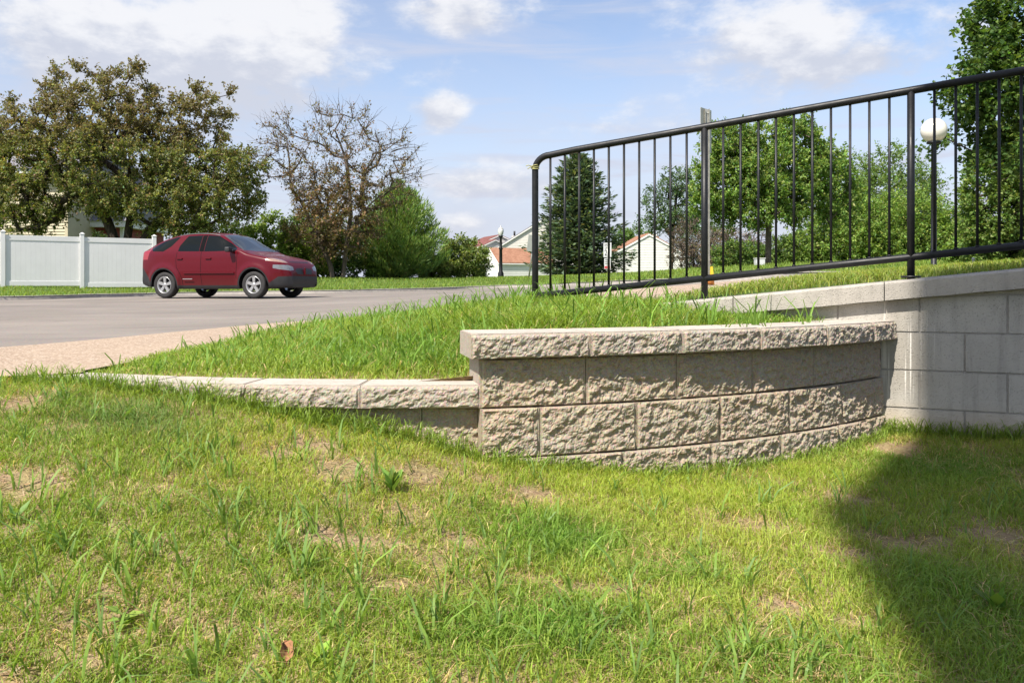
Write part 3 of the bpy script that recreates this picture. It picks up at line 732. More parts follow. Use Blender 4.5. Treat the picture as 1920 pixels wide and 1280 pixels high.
# twine knotted round the corner
mb = MB(); cx, cy, cz = rp(x0, ztop(x0) - .075)
for k in range(3):
    pts = [(cx + (TR + .004) * math.cos(a), cy + (TR + .004) * math.sin(a), cz + .008 * k + .006 * math.sin(a + k)) for a in np.linspace(0, 2 * math.pi, 14)]
    mb.tube(pts, .0035, 5)
mb.tube([(cx - .02, cy - .02, cz + .01), (cx - .045, cy - .02, cz + .018), (cx - .06, cy - .03, cz + .012)], .003, 5)
mb.tube([(cx - .02, cy - .02, cz + .01), (cx - .04, cy - .03, cz + .0), (cx - .05, cy - .03, cz - .008)], .003, 5)
tw = mb.build('twine', M['twine']); tag(tw, 'yellow twine knotted round the bent corner of the black railing', 'twine')

# ------------------------------------------------------------------ the red car
def bspline(ctrl, n):
    """clamped cubic B-spline through arrays of control points (k, ..., m)"""
    C = np.concatenate([ctrl[:1], ctrl[:1], ctrl, ctrl[-1:], ctrl[-1:]]); k = len(C) - 3; t = np.linspace(0, k - 1e-6, n); out = []
    for tt in t:
        i = int(tt); f = tt - i; B = ((1 - f) ** 3 / 6, (3 * f ** 3 - 6 * f * f + 4) / 6, (-3 * f ** 3 + 3 * f * f + 3 * f + 1) / 6, f ** 3 / 6)
        out.append(sum(bb * C[i + j] for j, bb in enumerate(B)))
    return np.array(out)
car = thing('parked_car', 'dark red crossover car with silver five-spoke wheels standing on the road', 'car', (0, 0, 0))
prof = np.array([(2.30, .36), (2.315, .41), (2.325, .50), (2.31, .62), (2.28, .72), (2.24, .82), (2.17, .91), (2.06, .985), (1.86, 1.045), (1.55, 1.105), (1.25, 1.165), (1.08, 1.215), (.90, 1.33), (.62, 1.50), (.38, 1.64), (.20, 1.70), (-.05, 1.73), (-.45, 1.745), (-.85, 1.74), (-1.20, 1.69), (-1.55, 1.605), (-1.85, 1.50), (-2.06, 1.40), (-2.16, 1.31), (-2.19, 1.15), (-2.215, .98), (-2.235, .80), (-2.25, .62), (-2.24, .50), (-2.22, .42)])
fine = bspline(prof, 900); dl = np.concatenate([[0], np.cumsum(np.hypot(*np.diff(fine, axis=0).T))])
NS = 210; tt = np.linspace(0, dl[-1], NS); PX = np.interp(tt, dl, fine[:, 0]); PZ = np.interp(tt, dl, fine[:, 1])
wx = np.array([-2.30, -2.22, -2.1, -1.9, -1.6, -1.2, 1.2, 1.6, 1.9, 2.08, 2.2, 2.28, 2.34]); ww = np.array([.60, .74, .83, .895, .925, .935, .93, .92, .88, .81, .73, .63, .50])
Wd = np.interp(PX, wx, ww)
Wd = np.convolve(np.pad(Wd, 9, mode='edge'), np.ones(19) / 19, 'valid')
z0 = np.interp(PX, [-2.3, -2.0, -1.0, 1.0, 1.9, 2.3], [.38, .30, .24, .24, .26, .30]); z0 = np.minimum(z0, PZ - .05)
g = sstep(PZ, 1.2, 1.5) * (PX < 1.1)
def L(a, c, k): return a * (1 - k) + c * k
zt = PZ
h = zt - z0
z2 = np.minimum(.58, z0 + .35 * h); z3 = np.minimum(.86, z0 + .62 * h)
P4z = L(np.minimum(1.10, zt - .12 * np.minimum(1, h / .6)), 1.12, g); P5z = L(zt - .07 * np.minimum(1, h / .6), 1.24, g); P6z = L(zt - .035 * np.minimum(1, h / .6), zt - .16, g); P7z = L(zt - .014, zt - .055, g); P8z = L(zt - .004, zt - .012, g)
ctrl = np.array([[.90 * Wd, z0], [.965 * Wd, z0 + .05 * np.minimum(1, h)], [.995 * Wd, z2], [Wd, z3], [L(.985, .975, g) * Wd, P4z], [L(.965, .955, g) * Wd, P5z], [L(.92, .80, g) * Wd, P6z], [L(.80, .735, g) * Wd, P7z], [L(.5, .48, g) * Wd, P8z], [0 * Wd, zt + .004]])
NR = 54
ring = bspline(ctrl, NR)                                # NR, 2, NS
Y = np.concatenate([-ring[:, 0, :], ring[-2::-1, 0, :]]); Z = np.concatenate([ring[:, 1, :], ring[-2::-1, 1, :]]); X = np.broadcast_to(PX, Y.shape)
# flared arches and the crease along the doors
for ax in (1.375, -1.375):
    rr = np.hypot(X - ax, Z - .35); fl_ = np.exp(-((rr - .46) / .075) ** 2) * (np.abs(Y) > .55) * (Z < 1.0); Y = Y + np.sign(Y) * .034 * fl_
cre = np.exp(-((Z - .655) / .016) ** 2) * (np.abs(Y) > .7) * (np.abs(X) < .92); Y = Y + np.sign(Y) * .010 * cre; Y = Y - np.sign(Y) * .030 * sstep(.655 - Z, 0, .3) * (np.abs(Y) > .6) * (np.abs(X) < .9)
VV = np.stack([X, Y, Z], -1); nR = VV.shape[0]
idq = np.arange(nR * NS).reshape(nR, NS); Q = np.stack([idq[:-1, :-1], idq[1:, :-1], idq[1:, 1:], idq[:-1, 1:]], -1).reshape(-1, 4)
VF = VV.reshape(-1, 3); 
bm = bmesh.new(); bv = [bm.verts.new(p) for p in VF]
for q in Q: bm.faces.new([bv[k] for k in q])
bm.faces.ensure_lookup_table()
def cut(poly, ax, cond):
    """cut the body skin along a polygon given in side (xz), front (yz) or top (xy) view"""
    i, j = {'xz': (0, 2), 'yz': (1, 2), 'xy': (0, 1)}[ax]; k = 3 - i - j
    us, vs = [p[0] for p in poly], [p[1] for p in poly]; u0, u1, v0, v1 = min(us) - .04, max(us) + .04, min(vs) - .04, max(vs) + .04
    cand = set()
    for f in bm.faces:
        c = f.verts[0].co
        if u0 < c[i] < u1 and v0 < c[j] < v1 and cond(c): cand.add(f)
    for (ua, va), (ub, vb) in zip(poly, poly[1:] + poly[:1]):
        lo_u, hi_u, lo_v, hi_v = min(ua, ub) - .002, max(ua, ub) + .002, min(va, vb) - .002, max(va, vb) + .002; sub_ = []
        for f in cand:
            if not f.is_valid: continue
            fu = [v.co[i] for v in f.verts]; fv = [v.co[j] for v in f.verts]
            if max(fu) > lo_u and min(fu) < hi_u and max(fv) > lo_v and min(fv) < hi_v: sub_.append(f)
        if not sub_: continue
        es = {e for f in sub_ for e in f.edges}; vs_ = {v for f in sub_ for v in f.verts}
        co = [0, 0, 0]; co[i], co[j] = ua, va; no = [0, 0, 0]; no[i], no[j] = -(vb - va), ub - ua
        res = bmesh.ops.bisect_plane(bm, geom=sub_ + list(es) + list(vs_), dist=1e-5, plane_co=co, plane_no=Vector(no).normalized())
        cand |= {g_ for g_ in res['geom'] if isinstance(g_, bmesh.types.BMFace)}
def circ(x, r, n=36, z=.345): return [(x + r * math.cos(2 * math.pi * k / n), z + r * math.sin(2 * math.pi * k / n)) for k in range(n)]
def pin(poly, u, v):
    r = False; n = len(poly)
    for k in range(n):
        x1, y1 = poly[k]; x2, y2 = poly[(k + 1) % n]
        if (y1 > v) != (y2 > v) and u < (x2 - x1) * (v - y1) / (y2 - y1) + x1: r = not r
    return r
sidec = lambda c: abs(c.y) > .52
def strip(pts, w):
    P = [Vector(p) for p in pts]; L_, R_ = [], []
    for k, p in enumerate(P):
        t = (P[min(k + 1, len(P) - 1)] - P[max(k - 1, 0)]).normalized(); n_ = Vector((-t.y, t.x)) * w / 2; L_.append(tuple(p + n_)); R_.append(tuple(p - n_))
    return L_ + R_[::-1]
FEAT = [   # name, view, polygon, condition, material, mirrored separately
    ('side_window', 'xz', [(-1.90, 1.325), (-1.78, 1.235), (-1.42, 1.225), (-1.20, 1.36), (-.985, 1.605), (-1.10, 1.612), (-1.48, 1.51)], lambda c: abs(c.y) > .52 and c.z < 1.66, 'darkglass'),
    ('side_window', 'xz', [(-.945, 1.225), (-.925, 1.37), (-.74, 1.63), (-.285, 1.64), (-.285, 1.215)], lambda c: abs(c.y) > .52 and c.z < 1.67, 'darkglass'),
    ('door_pillar', 'xz', [(-.275, 1.215), (-.275, 1.64), (-.135, 1.64), (-.135, 1.21)], lambda c: abs(c.y) > .52 and c.z < 1.67, 'matte_black'),
    ('side_window', 'xz', [(-.125, 1.21), (-.125, 1.64), (.20, 1.62), (.58, 1.425), (.86, 1.25), (.84, 1.215)], lambda c: abs(c.y) > .52 and c.z < 1.67, 'darkglass'),
    ('windscreen', 'xy', [(.29, -.60), (.27, 0), (.29, .60), (1.02, .775), (1.075, .4), (1.085, 0), (1.075, -.4), (1.02, -.775)], lambda c: c.z > 1.15, 'screenglass'),
    ('rear_window', 'xy', [(-1.34, -.52), (-1.34, .52), (-2.0, .64), (-2.0, -.64)], lambda c: c.z > 1.3, 'darkglass'),
    ('tail_lamp', 'xz', [(-2.3, 1.02), (-2.3, 1.35), (-1.93, 1.36), (-1.885, 1.25), (-1.95, 1.02)], lambda c: abs(c.y) > .6 and c.x < -1.8, 'taillens'),
    ('turn_lamp', 'yz', [(.545, .90), (.60, .985), (.76, 1.02), (.90, 1.02), (.90, .955), (.72, .905)], lambda c: c.x > 1.72, 'amberlens'),
    ('headlight', 'yz', [(.46, .72), (.45, .80), (.62, .845), (.90, .855), (.90, .79), (.80, .735), (.62, .70)], lambda c: c.x > 1.9, 'lens'),
    ('grille', 'yz', [(.06, .615), (.06, .775), (.30, .765), (.40, .72), (.33, .615)], lambda c: c.x > 2.0, 'blackplastic'),
    ('hood_slot', 'yz', [(.0, .912), (.0, .940), (.44, .945), (.42, .915)], lambda c: c.x > 1.9, 'blackplastic'),
    ('shut_line', 'xz', strip([(-.205, .345), (-.205, 1.21)], .013), sidec, 'matte_black'),
    ('shut_line', 'xz', strip([(.875, .50), (.885, .8), (.90, 1.19)], .013), sidec, 'matte_black'),
    ('shut_line', 'xz', strip([(-.80, .345), (-.80, .50), (-.86, .66), (-.96, .80), (-.985, 1.0), (-.965, 1.21)], .013), sidec, 'matte_black'),
    ('shut_line', 'xy', strip([(1.10, .83), (1.5, .765), (1.95, .66)], .012), lambda c: c.z > .9 and c.y > .3, 'matte_black'),
    ('shut_line', 'xy', strip([(1.10, -.83), (1.5, -.765), (1.95, -.66)], .012), lambda c: c.z > .9 and c.y < -.3, 'matte_black')]
ARCH = [circ(ax, .415) for ax in (1.375, -1.375)]; LIP = [circ(ax, .452) for ax in (1.375, -1.375)]
FRONT = [(1.62, .20), (1.62, .335), (1.80, .37), (2.04, .555), (2.5, .575), (2.5, .20)]; REAR = [(-1.70, .2), (-1.70, .335), (-1.82, .44), (-2.10, .78), (-2.5, .92), (-2.5, .2)]; SILL = [(-3, .1), (-3, .335), (3, .335), (3, .1)]
for pl_ in ARCH + LIP: cut(pl_, 'xz', lambda c: abs(c.y) > .45 and c.z < .9)
cut(FRONT, 'xz', lambda c: c.x > 1.5); cut(REAR, 'xz', lambda c: c.x < -1.6); cut(SILL, 'xz', lambda c: abs(c.y) > .3)
for nm, vw, pl_, cond, mt in FEAT:
    cut(pl_, vw, cond)
    if vw == 'yz': cut([(-u, v) for u, v in pl_], vw, cond)
bm.faces.ensure_lookup_table()
groups = {}
for f in bm.faces:
    c = f.calc_center_median(); key = ('body', 0)
    if any(pin(p_, c.x, c.z) for p_ in ARCH) and abs(c.y) > .45 and c.z < .8: continue
    hit = False
    for k, (nm, vw, pl_, cond, mt) in enumerate(FEAT):
        if not cond(c): continue
        u, v = {'xz': (c.x, c.z), 'yz': (abs(c.y), c.z), 'xy': (c.x, c.y)}[vw]
        if pin(pl_, u, v): key = (k, (1 if c.y > 0 else -1) if vw != 'xy' and nm != 'hood_slot' else 0); hit = True; break
    if not hit:
        if (any(pin(p_, c.x, c.z) for p_ in LIP) and abs(c.y) > .5) or pin(FRONT, c.x, c.z) or pin(REAR, c.x, c.z) or c.z < .335: key = ('cladding', 0)
    groups.setdefault(key, []).append(f)
for key, fs in groups.items():
    vi = {}; V_, F_ = [], []
    for f in fs:
        ix = []
        for v in f.verts:
            if v.index not in vi or True:
                h_ = v
            if h_ not in vi: vi[h_] = len(V_); V_.append(tuple(v.co))
            ix.append(vi[h_])
        F_.append(ix)
    nm = key[0] if isinstance(key[0], str) else FEAT[key[0]][0]; mt = {'body': 'carpaint', 'cladding': 'cladding'}.get(nm) or FEAT[key[0]][4]
    me = bpy.data.meshes.new(nm); me.from_pydata(V_, [], F_); me.polygons.foreach_set('use_smooth', [True] * len(F_)); link(nm, me, M[mt], car)
bm.free()
# wheels
def wheel(x, s_):
    w = link('wheel', None, None, car, (x, s_ * .80, .345))
    ty = MB().lathe([(.215, -.09), (.225, -.10), (.30, -.108), (.335, -.095), (.344, -.06), (.345, 0), (.344, .06), (.335, .095), (.30, .108), (.225, .10), (.215, .09), (.215, -.09)], 40, axis='Y').build('tyre', M['tyre'], w)
    rim = MB(); so = s_
    rim.lathe([(.222, so * .095), (.222, so * .105), (.205, so * .100), (.190, so * .07), (.188, -so * .06)], 40, axis='Y')
    for k in range(5):
        a = 2 * math.pi * k / 5 + .3
        ca, sa = math.cos(a), math.sin(a)
        def fp(r, wdt, y): return (ca * r - sa * wdt, so * y, sa * r + ca * wdt)
        A = [fp(.03, -.030, .085), fp(.03, .030, .085), fp(.205, .040, .092), fp(.205, -.040, .092)]; B = [fp(.03, -.036, .05), fp(.03, .036, .05), fp(.205, .046, .055), fp(.205, -.046, .055)]
        va = [rim.bm.verts.new(p) for p in A]; vb = [rim.bm.verts.new(p) for p in B]; rim.bm.faces.new(va)
        for j in range(4): rim.bm.faces.new((va[j], va[(j + 1) % 4], vb[(j + 1) % 4], vb[j]))
    rim.lathe([(.001, so * .098), (.035, so * .094), (.055, so * .085), (.06, so * .05)], 20, axis='Y')
    rim.build('rim', M['alloy'], w)
    MB().lathe([(.001, so * .02), (.15, so * .02), (.15, so * -.01)], 24, axis='Y').build('brake_disc', M['cladding'], w)
    return w
for x in (1.375, -1.375):
    for s_ in (-1, 1): wheel(x, s_)
# under-body and wheel housings
mb = MB(); mb.box((0, 0, .38), (4.0, 1.0, .24)); mb.box((0, 0, .38), (1.8, 1.6, .20)); mb.box((0, 0, .75), (1.7, 1.62, .75)); 
for ax in (1.375, -1.375):
    for s_ in (-1, 1):
        aa = np.linspace(-.12, math.pi + .12, 18); o_ = [mb.bm.verts.new((ax + .425 * math.cos(a), s_ * .90, .345 + .425 * math.sin(a))) for a in aa]; i_ = [mb.bm.verts.new((ax + .425 * math.cos(a), s_ * .52, .345 + .425 * math.sin(a))) for a in aa]
        for k in range(17): mb.bm.faces.new((o_[k], o_[k + 1], i_[k + 1], i_[k]))
        mb.bm.faces.new(i_)
mb.build('underbody', M['blackplastic'], car)
# details: handles, mirrors, roof rails, badge strip
for s_ in (-1, 1):
    for x in (-.86, .03):
        MB().box((x, s_ * .935, 1.03), (.17, .03, .035), None, .01).build('door_handle', M['carpaint'], car)
    mbm = MB(); mbm.box((.73, s_ * 1.035, 1.245), (.13, .20, .13), Matrix.Rotation(s_ * -.15, 3, 'Z'), .035); mbm.box((.78, s_ * .93, 1.215), (.08, .10, .05), None, .01); mbm.build('wing_mirror', M['cladding'], car)
    rail = [(.22, s_ * .62, 1.615), (.1, s_ * .645, 1.655), (-.3, s_ * .655, 1.690), (-.8, s_ * .65, 1.680), (-1.1, s_ * .63, 1.635), (-1.2, s_ * .62, 1.60)]
    MB().tube(smooth_line(rail, 4), .013, 8).build('roof_rail', M['railgrey'], car)
MB().box((2.315, 0, .70), (.03, .05, .17), None, .01).build('grille_divider', M['carpaint'], car)
MB().box((2.24, 0, .33), (.12, 1.1, .11), None, .03).build('lower_valance', M['blackplastic'], car)
for s_ in (-1, 1): MB().box((.05, s_ * .948, .655), (1.55, .02, .028), None, .006).build('side_moulding', M['carpaint'], car)
MB().box((-.60, -.945, .50), (.30, .01, .018), None, .003).build('badge', M['alloy'], car)
rear = Vector((-.4188 * 21.9, 21.9)); F = Vector((math.cos(R(18)), -math.sin(R(18)))); Nn = Vector((F.y, -F.x))
mid = rear + F * 1.375 - Nn * .90
gz = [float(z_far(mid.x + F.x * a + Nn.x * q, mid.y + F.y * a + Nn.y * q)) for a in (1.375, -1.375) for q in (-.8, .8)]
car.location = (mid.x, mid.y, float(np.mean(gz)) + .002); car.rotation_euler = (0, math.atan2(np.mean(gz[2:]) - np.mean(gz[:2]), 2.75), R(-18))

# ------------------------------------------------------------------ white vinyl fence
fc = thing('vinyl_fence', 'white vinyl privacy fence with capped posts behind the red car', 'fence', (-15.2, 29.3, -.1))
FA, FB = Vector((-16.80, 27.4)), Vector((-12.95, 30.05)); fd = (FB - FA).normalized(); ft = math.atan2(fd.y, fd.x); rotF = Matrix.Rotation(ft, 3, 'Z')
ln = (FB - FA).length / 2
for k in range(-1, 3):
    p = FA + fd * ln * k; zb = float(z_verge(p.x, p.y)) - .05; zt_ = np.interp(k, [-1, 0, 2], [1.70, 1.70, 1.70]) + (HOR - 537) / FPX * 28
    mb = MB(); mb.box((p.x, p.y, (zb + zt_ + .10) / 2), (.13, .13, zt_ + .10 - zb), rotF, .006); po = rel(mb.build('post', M['vinyl']), fc)
    mb = MB(); zc = zt_ + .10; mb.box((p.x, p.y, zc + .012), (.155, .155, .024), rotF, .004)
    top = mb.bm.verts.new((p.x, p.y, zc + .07)); cs = [mb.bm.verts.new(Vector((p.x, p.y, zc + .0245)) + rotF @ Vector((a * .068, c * .068, 0))) for a, c in ((-1, -1), (1, -1), (1, 1), (-1, 1))]
    for j in range(4): mb.bm.faces.new((cs[j], cs[(j + 1) % 4], top))
    cp = mb.build('post_cap', M['vinyl']); cp.parent = po
    if k == 2: break
    q = p + fd * ln; m_ = (p + q) / 2; w = ln - .14
    for nm, zc_, hh in (('rail', zt_ - .08, .17), ('rail', zb + .16, .16)):
        mb = MB(); mb.box((m_.x, m_.y, zc_), (w, .05, hh), rotF, .006); rel(mb.build(nm, M['vinyl']), fc)
    nb = 15; bw = w / nb
    for j in range(nb):
        c = p + fd * (.07 + bw * (j + .5)); mb = MB(); z_a, z_b = zb + .24, zt_ - .165
        mb.box((c.x, c.y, (z_a + z_b) / 2), (bw - .001, .022, z_b - z_a), rotF, .002); rel(mb.build('board', M['vinyl']), fc)

# ------------------------------------------------------------------ houses
def clap(mb, poly, fn, step, lap=.02):
    """lap siding over a wall polygon given in (u, v); fn(u, depth, v) to 3-D"""
    vs = [p[1] for p in poly]; v = min(vs); top = max(vs)
    def span(vv):
        xsn = []
        for (a, c), (e, f) in zip(poly, poly[1:] + poly[:1]):
            if (c <= vv < f) or (f <= vv < c): xsn.append(a + (e - a) * (vv - c) / (f - c))
        return (min(xsn), max(xsn)) if len(xsn) >= 2 else None
    while v < top - .01:
        v2 = min(v + step, top - .003); s0 = span(v + .002); s1 = span(v2 - .002)
        if s0 and s1:
            mb.quad(fn(s0[0], lap, v), fn(s0[1], lap, v), fn(s1[1], .002, v2), fn(s1[0], .002, v2))
            mb.quad(fn(s0[0], lap, v), fn(s0[1], lap, v), fn(s0[1], 0, v), fn(s0[0], 0, v))
        v += step
def frame(P, ang):
    t = Vector((math.cos(ang), math.sin(ang), 0)); n = Vector((math.sin(ang), -math.cos(ang), 0))    # t along the wall, n out to the viewer side
    return lambda u, d_, v: tuple(Vector(P) + t * u + n * d_ + Vector((0, 0, v)))
def gable_house(name, label, P, ang, W_, D_, eave, ridge, wall, roofm, trimm, step=.2, gable_side='front', extra=None, roof_over=.3, cat='building'):
    """P = front left corner on the ground; the gable faces the front (u, v), the building runs back D_"""
    h = thing(name, label, cat, P); f = frame(P, ang); inv = lambda o: rel(o, h)
    t = Vector((math.cos(ang), math.sin(ang), 0)); n = Vector((math.sin(ang), -math.cos(ang), 0))
    mb = MB(); mb.prism([(0, -.6), (W_, -.6), (W_, eave), (W_ / 2, ridge), (0, eave)], -D_, 0, f); inv(mb.build('wall', wall))
    mb = MB(); clap(mb, [(0, 0), (W_, 0), (W_, eave), (W_ / 2, ridge - .05), (0, eave)], lambda u, d_, v: f(u, d_ + .004, v), step)
    fl = lambda u, d_, v: f(-.004 - d_, -u, v); clap(mb, [(0, 0), (D_, 0), (D_, eave), (0, eave)], fl, step)
    fr = lambda u, d_, v: f(W_ + .004 + d_, -u, v); clap(mb, [(0, 0), (D_, 0), (D_, eave), (0, eave)], fr, step)
    inv(mb.build('siding', wall))
    mb = MB(); sl_ = (ridge - eave) / (W_ / 2); o = roof_over
    for s_ in (0, 1):
        a = [(-o if s_ == 0 else W_ + o, eave - sl_ * o + .03), (W_ / 2, ridge + .03), (W_ / 2, ridge + .15), (-o if s_ == 0 else W_ + o, eave - sl_ * o + .15)]
        mb.prism(a, -D_ - o * .6, o * .6, f)
    ro = inv(mb.build('roof', roofm))
    mb = MB()
    for s_ in (0, 1):
        a = [(-o if s_ == 0 else W_ + o, eave - sl_ * o - .12), (W_ / 2, ridge - .12), (W_ / 2, ridge + .06), (-o if s_ == 0 else W_ + o, eave - sl_ * o + .06)]
        mb.prism(a, o * .6 + .003, o * .6 + .04, f)
        x_ = -o - .02 if s_ == 0 else W_ + o - .01
        mb.prism([(x_, eave - sl_ * o - .1), (x_ + .03, eave - sl_ * o - .1), (x_ + .03, eave - sl_ * o + .05), (x_, eave - sl_ * o + .05)], -D_ - o * .55, o * .55, f)
    for x_ in (0, W_): mb.prism([(x_ - .05, 0), (x_ + .05, 0), (x_ + .05, eave - .05), (x_ - .05, eave - .05)], .0225, .045, f)
    tr = inv(mb.build('trim', trimm))
    if extra: extra(h, f, inv)
    return h
# small garage with orange roof left of the railing
def garage_extra(h, f, inv):
    dr = MB(); dr.prism([(.7, 0), (3.1, 0), (3.1, 1.75), (.7, 1.75)], .03, .06, f); inv(dr.build('garage_door', M['door_grey']))
    a = MB(); a.prism([(.35, 1.9), (3.5, 1.9), (3.5, 2.12), (.35, 2.12)], .03, .14, f); inv(a.build('door_header', M['trim']))
    v = MB(); v.prism([(1.75, 3.0), (2.05, 3.0), (2.05, 3.3), (1.9, 3.45), (1.75, 3.3)], .03, .07, f); vo = inv(v.build('gable_vent', M['trim']))
    v = MB(); v.prism([(1.82, 3.04), (1.98, 3.04), (1.98, 3.24), (1.82, 3.24)], .071, .08, f); k = v.build('louvre', M['cladding']); k.parent = vo
pg = px_at(905, 526, 104)
gable_house('garage', 'small white garage with orange shingle roof beyond the lamp post', (pg.x, pg.y, pg.z - .15), R(-63), 4.6, 7.6, 2.35, 4.05, M['white_siding'], M['orange_shingle'], M['trim'], .24, extra=garage_extra, roof_over=.25)
# taller houses behind it
def house_b_extra(h, f, inv):
    c = MB(); c.prism([(1.6, 6.0), (2.4, 6.0), (2.4, 6.6), (1.6, 6.6)], -3.0, -2.2, f); k = inv(c.build('chimney', M['grey_siding']))
    c = MB(); c.tube([f(2.0, -2.6, 6.61), f(2.0, -2.6, 7.3)], .14, 8); kk = c.build('flue', M['cladding']); kk.parent = k
ph = px_at(950, 526, 118)
gable_house('house', 'tall pale house with a sloping roof rising behind the small white garage', (ph.x - .6, ph.y, ph.z - .1), R(6), 13.0, 9.0, 5.2, 9.2, M['grey_siding'], M['grey_shingle'], M['trim'], .22, extra=house_b_extra, roof_over=.4)
ph = px_at(911, 526, 128)
def row_extra(h, f, inv):
    for x_ in (.8, 2.2):
        w_ = MB(); w_.prism([(x_, 2.6), (x_ + .8, 2.6), (x_ + .8, 4.0), (x_, 4.0)], .03, .06, f); inv(w_.build('window', M['darkglass']))
gable_house('townhouse', 'far townhouse with dark red roof showing left of the small garage', (ph.x - .6, ph.y, ph.z), R(28), 4.6, 8, 5.3, 6.3, M['grey_siding'], M['dark_red'], M['trim'], .22, extra=row_extra)
ph = px_at(929, 526, 133)
gable_house('townhouse', 'far townhouse with dark red roof peeking out behind the lamp post', (ph.x - 1.6, ph.y, ph.z), R(20), 4.8, 8, 6.3, 7.3, M['grey_siding'], M['dark_red'], M['trim'], .22)
# white garage seen through the railing
pg = px_at(1143, 524, 79)
def g2_extra(h, f, inv):
    c = MB(); c.prism([(5.0, 3.6), (5.4, 3.6), (5.4, 4.55), (5.0, 4.55)], -3.2, -2.8, f); k = inv(c.build('chimney', M['orange_shingle']))
    c = MB(); c.lathe([(.02, 4.8), (.16, 4.78), (.2, 4.7), (.2, 4.56)], 10, (0, 0, 0)); kk = c.build('flue_cap', M['galv']); kk.location = Vector(f(5.2, -3.0, 0)); kk.parent = k
gable_house('garage', 'white clapboard garage with orange roof seen through the railing', (pg.x, pg.y, pg.z - .3), R(3), 7.6, 6.0, 2.55, 4.62, M['white_siding'], M['orange_shingle'], M['trim'], .24, extra=g2_extra, roof_over=.12)
# beige house and its red wing behind the fence on the left
hl = thing('house', 'beige clapboard house behind the fence and the left tree', 'building', (-25, 45, 0)); f = frame((-34.2, 45, -.3), 0)
mb = MB(); mb.prism([(0, -.3), (10.05, -.3), (10.05, 6.2), (0, 6.2)], -9, 0, f); rel(mb.build('wall', M['beige_siding']), hl)
mb = MB(); clap(mb, [(0, 0), (10.0, 0), (10.0, 6.2), (0, 6.2)], lambda u, d_, v: f(u, d_ + .004, v), .165, .035); rel(mb.build('siding', M['beige_siding']), hl)
mb = MB(); mb.prism([(10.0, 0), (10.16, 0), (10.16, 6.2), (10.0, 6.2)], -.2, .06, f); rel(mb.build('corner_board', M['beige_siding']), hl)
mb = MB(); mb.prism([(-.5, 6.2), (10.5, 6.2), (10.5, 6.45), (-.5, 6.45)], -9.5, .6, f); rel(mb.build('eave', M['trim']), hl)
mb = MB(); fs = frame((-34.2, 45, -.3), 0); mb.prism([(.7, 6.46), (-9.6, 6.46), (-4.5, 8.6)], -.6, 10.6, lambda u, d_, v: fs(d_, u, v)); rel(mb.build('roof', M['grey_shingle']), hl)
rw = thing('house', 'dark red walled house wing with grey roof behind the fence', 'building', (-22, 48, 0)); f = frame((-24.6, 48, -.3), 0)
mb = MB(); mb.prism([(-1, -.3), (1.95, -.3), (1.95, 3.55), (-1, 3.55)], -6, 0, f); rel(mb.build('wall', M['red_brick']), rw)
mb = MB(); mb.prism([(1.95, -.3), (2.13, -.3), (2.13, 3.55), (1.95, 3.55)], -.3, .03, f); rel(mb.build('corner_board', M['trim']), rw)
mb = MB(); mb.prism([(-1, 3.55), (2.45, 3.55), (2.45, 3.9), (-1, 3.9)], -6.3, .5, f); rel(mb.build('fascia', M['trim']), rw)
mb = MB(); mb.prism([(.6, 3.9), (-6.4, 3.9), (-3, 6.6)], -1.2, 2.55, lambda u, d_, v: f(d_, u, v)); rel(mb.build('roof', M['grey_shingle']), rw)
mb = MB(); mb.prism([(-.2, 1.1), (.9, 1.1), (.9, 2.5), (-.2, 2.5)], .01, .05, f); rel(mb.build('window', M['darkglass']), rw)

# ------------------------------------------------------------------ lamps, signs, small street furniture
def gpt(px, dep, zf=z_verge):
    x = (px - 960) / FPX * dep; return Vector((x, dep, float(zf(x, dep))))
g_ = gpt(939, 56); lp = thing('street_lamp', 'black street lamp with acorn glass head beside the small garage', 'lamp', g_); tz = (HOR - 425) / FPX * 56 - g_.z
MB().lathe([(.20, -.05), (.20, .35), (.13, .5), (.115, .9), (.10, tz - 1.55), (.15, tz - 1.5), (.10, tz - 1.4), (.075, tz - .75), (.15, tz - .68), (.16, tz - .6), (.02, tz - .58)], 14).build('pole', M['black_paint'], lp)
MB().lathe([(.10, tz - .62), (.16, tz - .5), (.20, tz - .3), (.18, tz - .18), (.03, tz - .06)], 14).build('glass', M['lampglass'], lp)
MB().lathe([(.19, tz - .17), (.13, tz - .08), (.04, tz - .04), (.015, tz + .12)], 10).build('finial', M['signback'], lp)
g_ = gpt(1751, 13.5, lambda x, y: z_far(x, y)); gl = thing('globe_lamp', 'slim dark lamp post with round white globe behind the railing', 'lamp', (g_.x, g_.y, g_.z)); zc = (HOR - 245) / FPX * 13.5 - g_.z
MB().lathe([(.09, -.05), (.09, .03), (.044, .05), (.041, zc - .22), (.11, zc - .21), (.11, zc - .185), (.02, zc - .18)], 16).build('pole', M['black_paint'], gl)
MB().lathe([(.001, zc + .2)] + [(.2 * math.sin(a), zc + .2 * math.cos(a)) for a in np.linspace(.12, 2.7, 18)], 28).build('globe', M['globe'], gl)
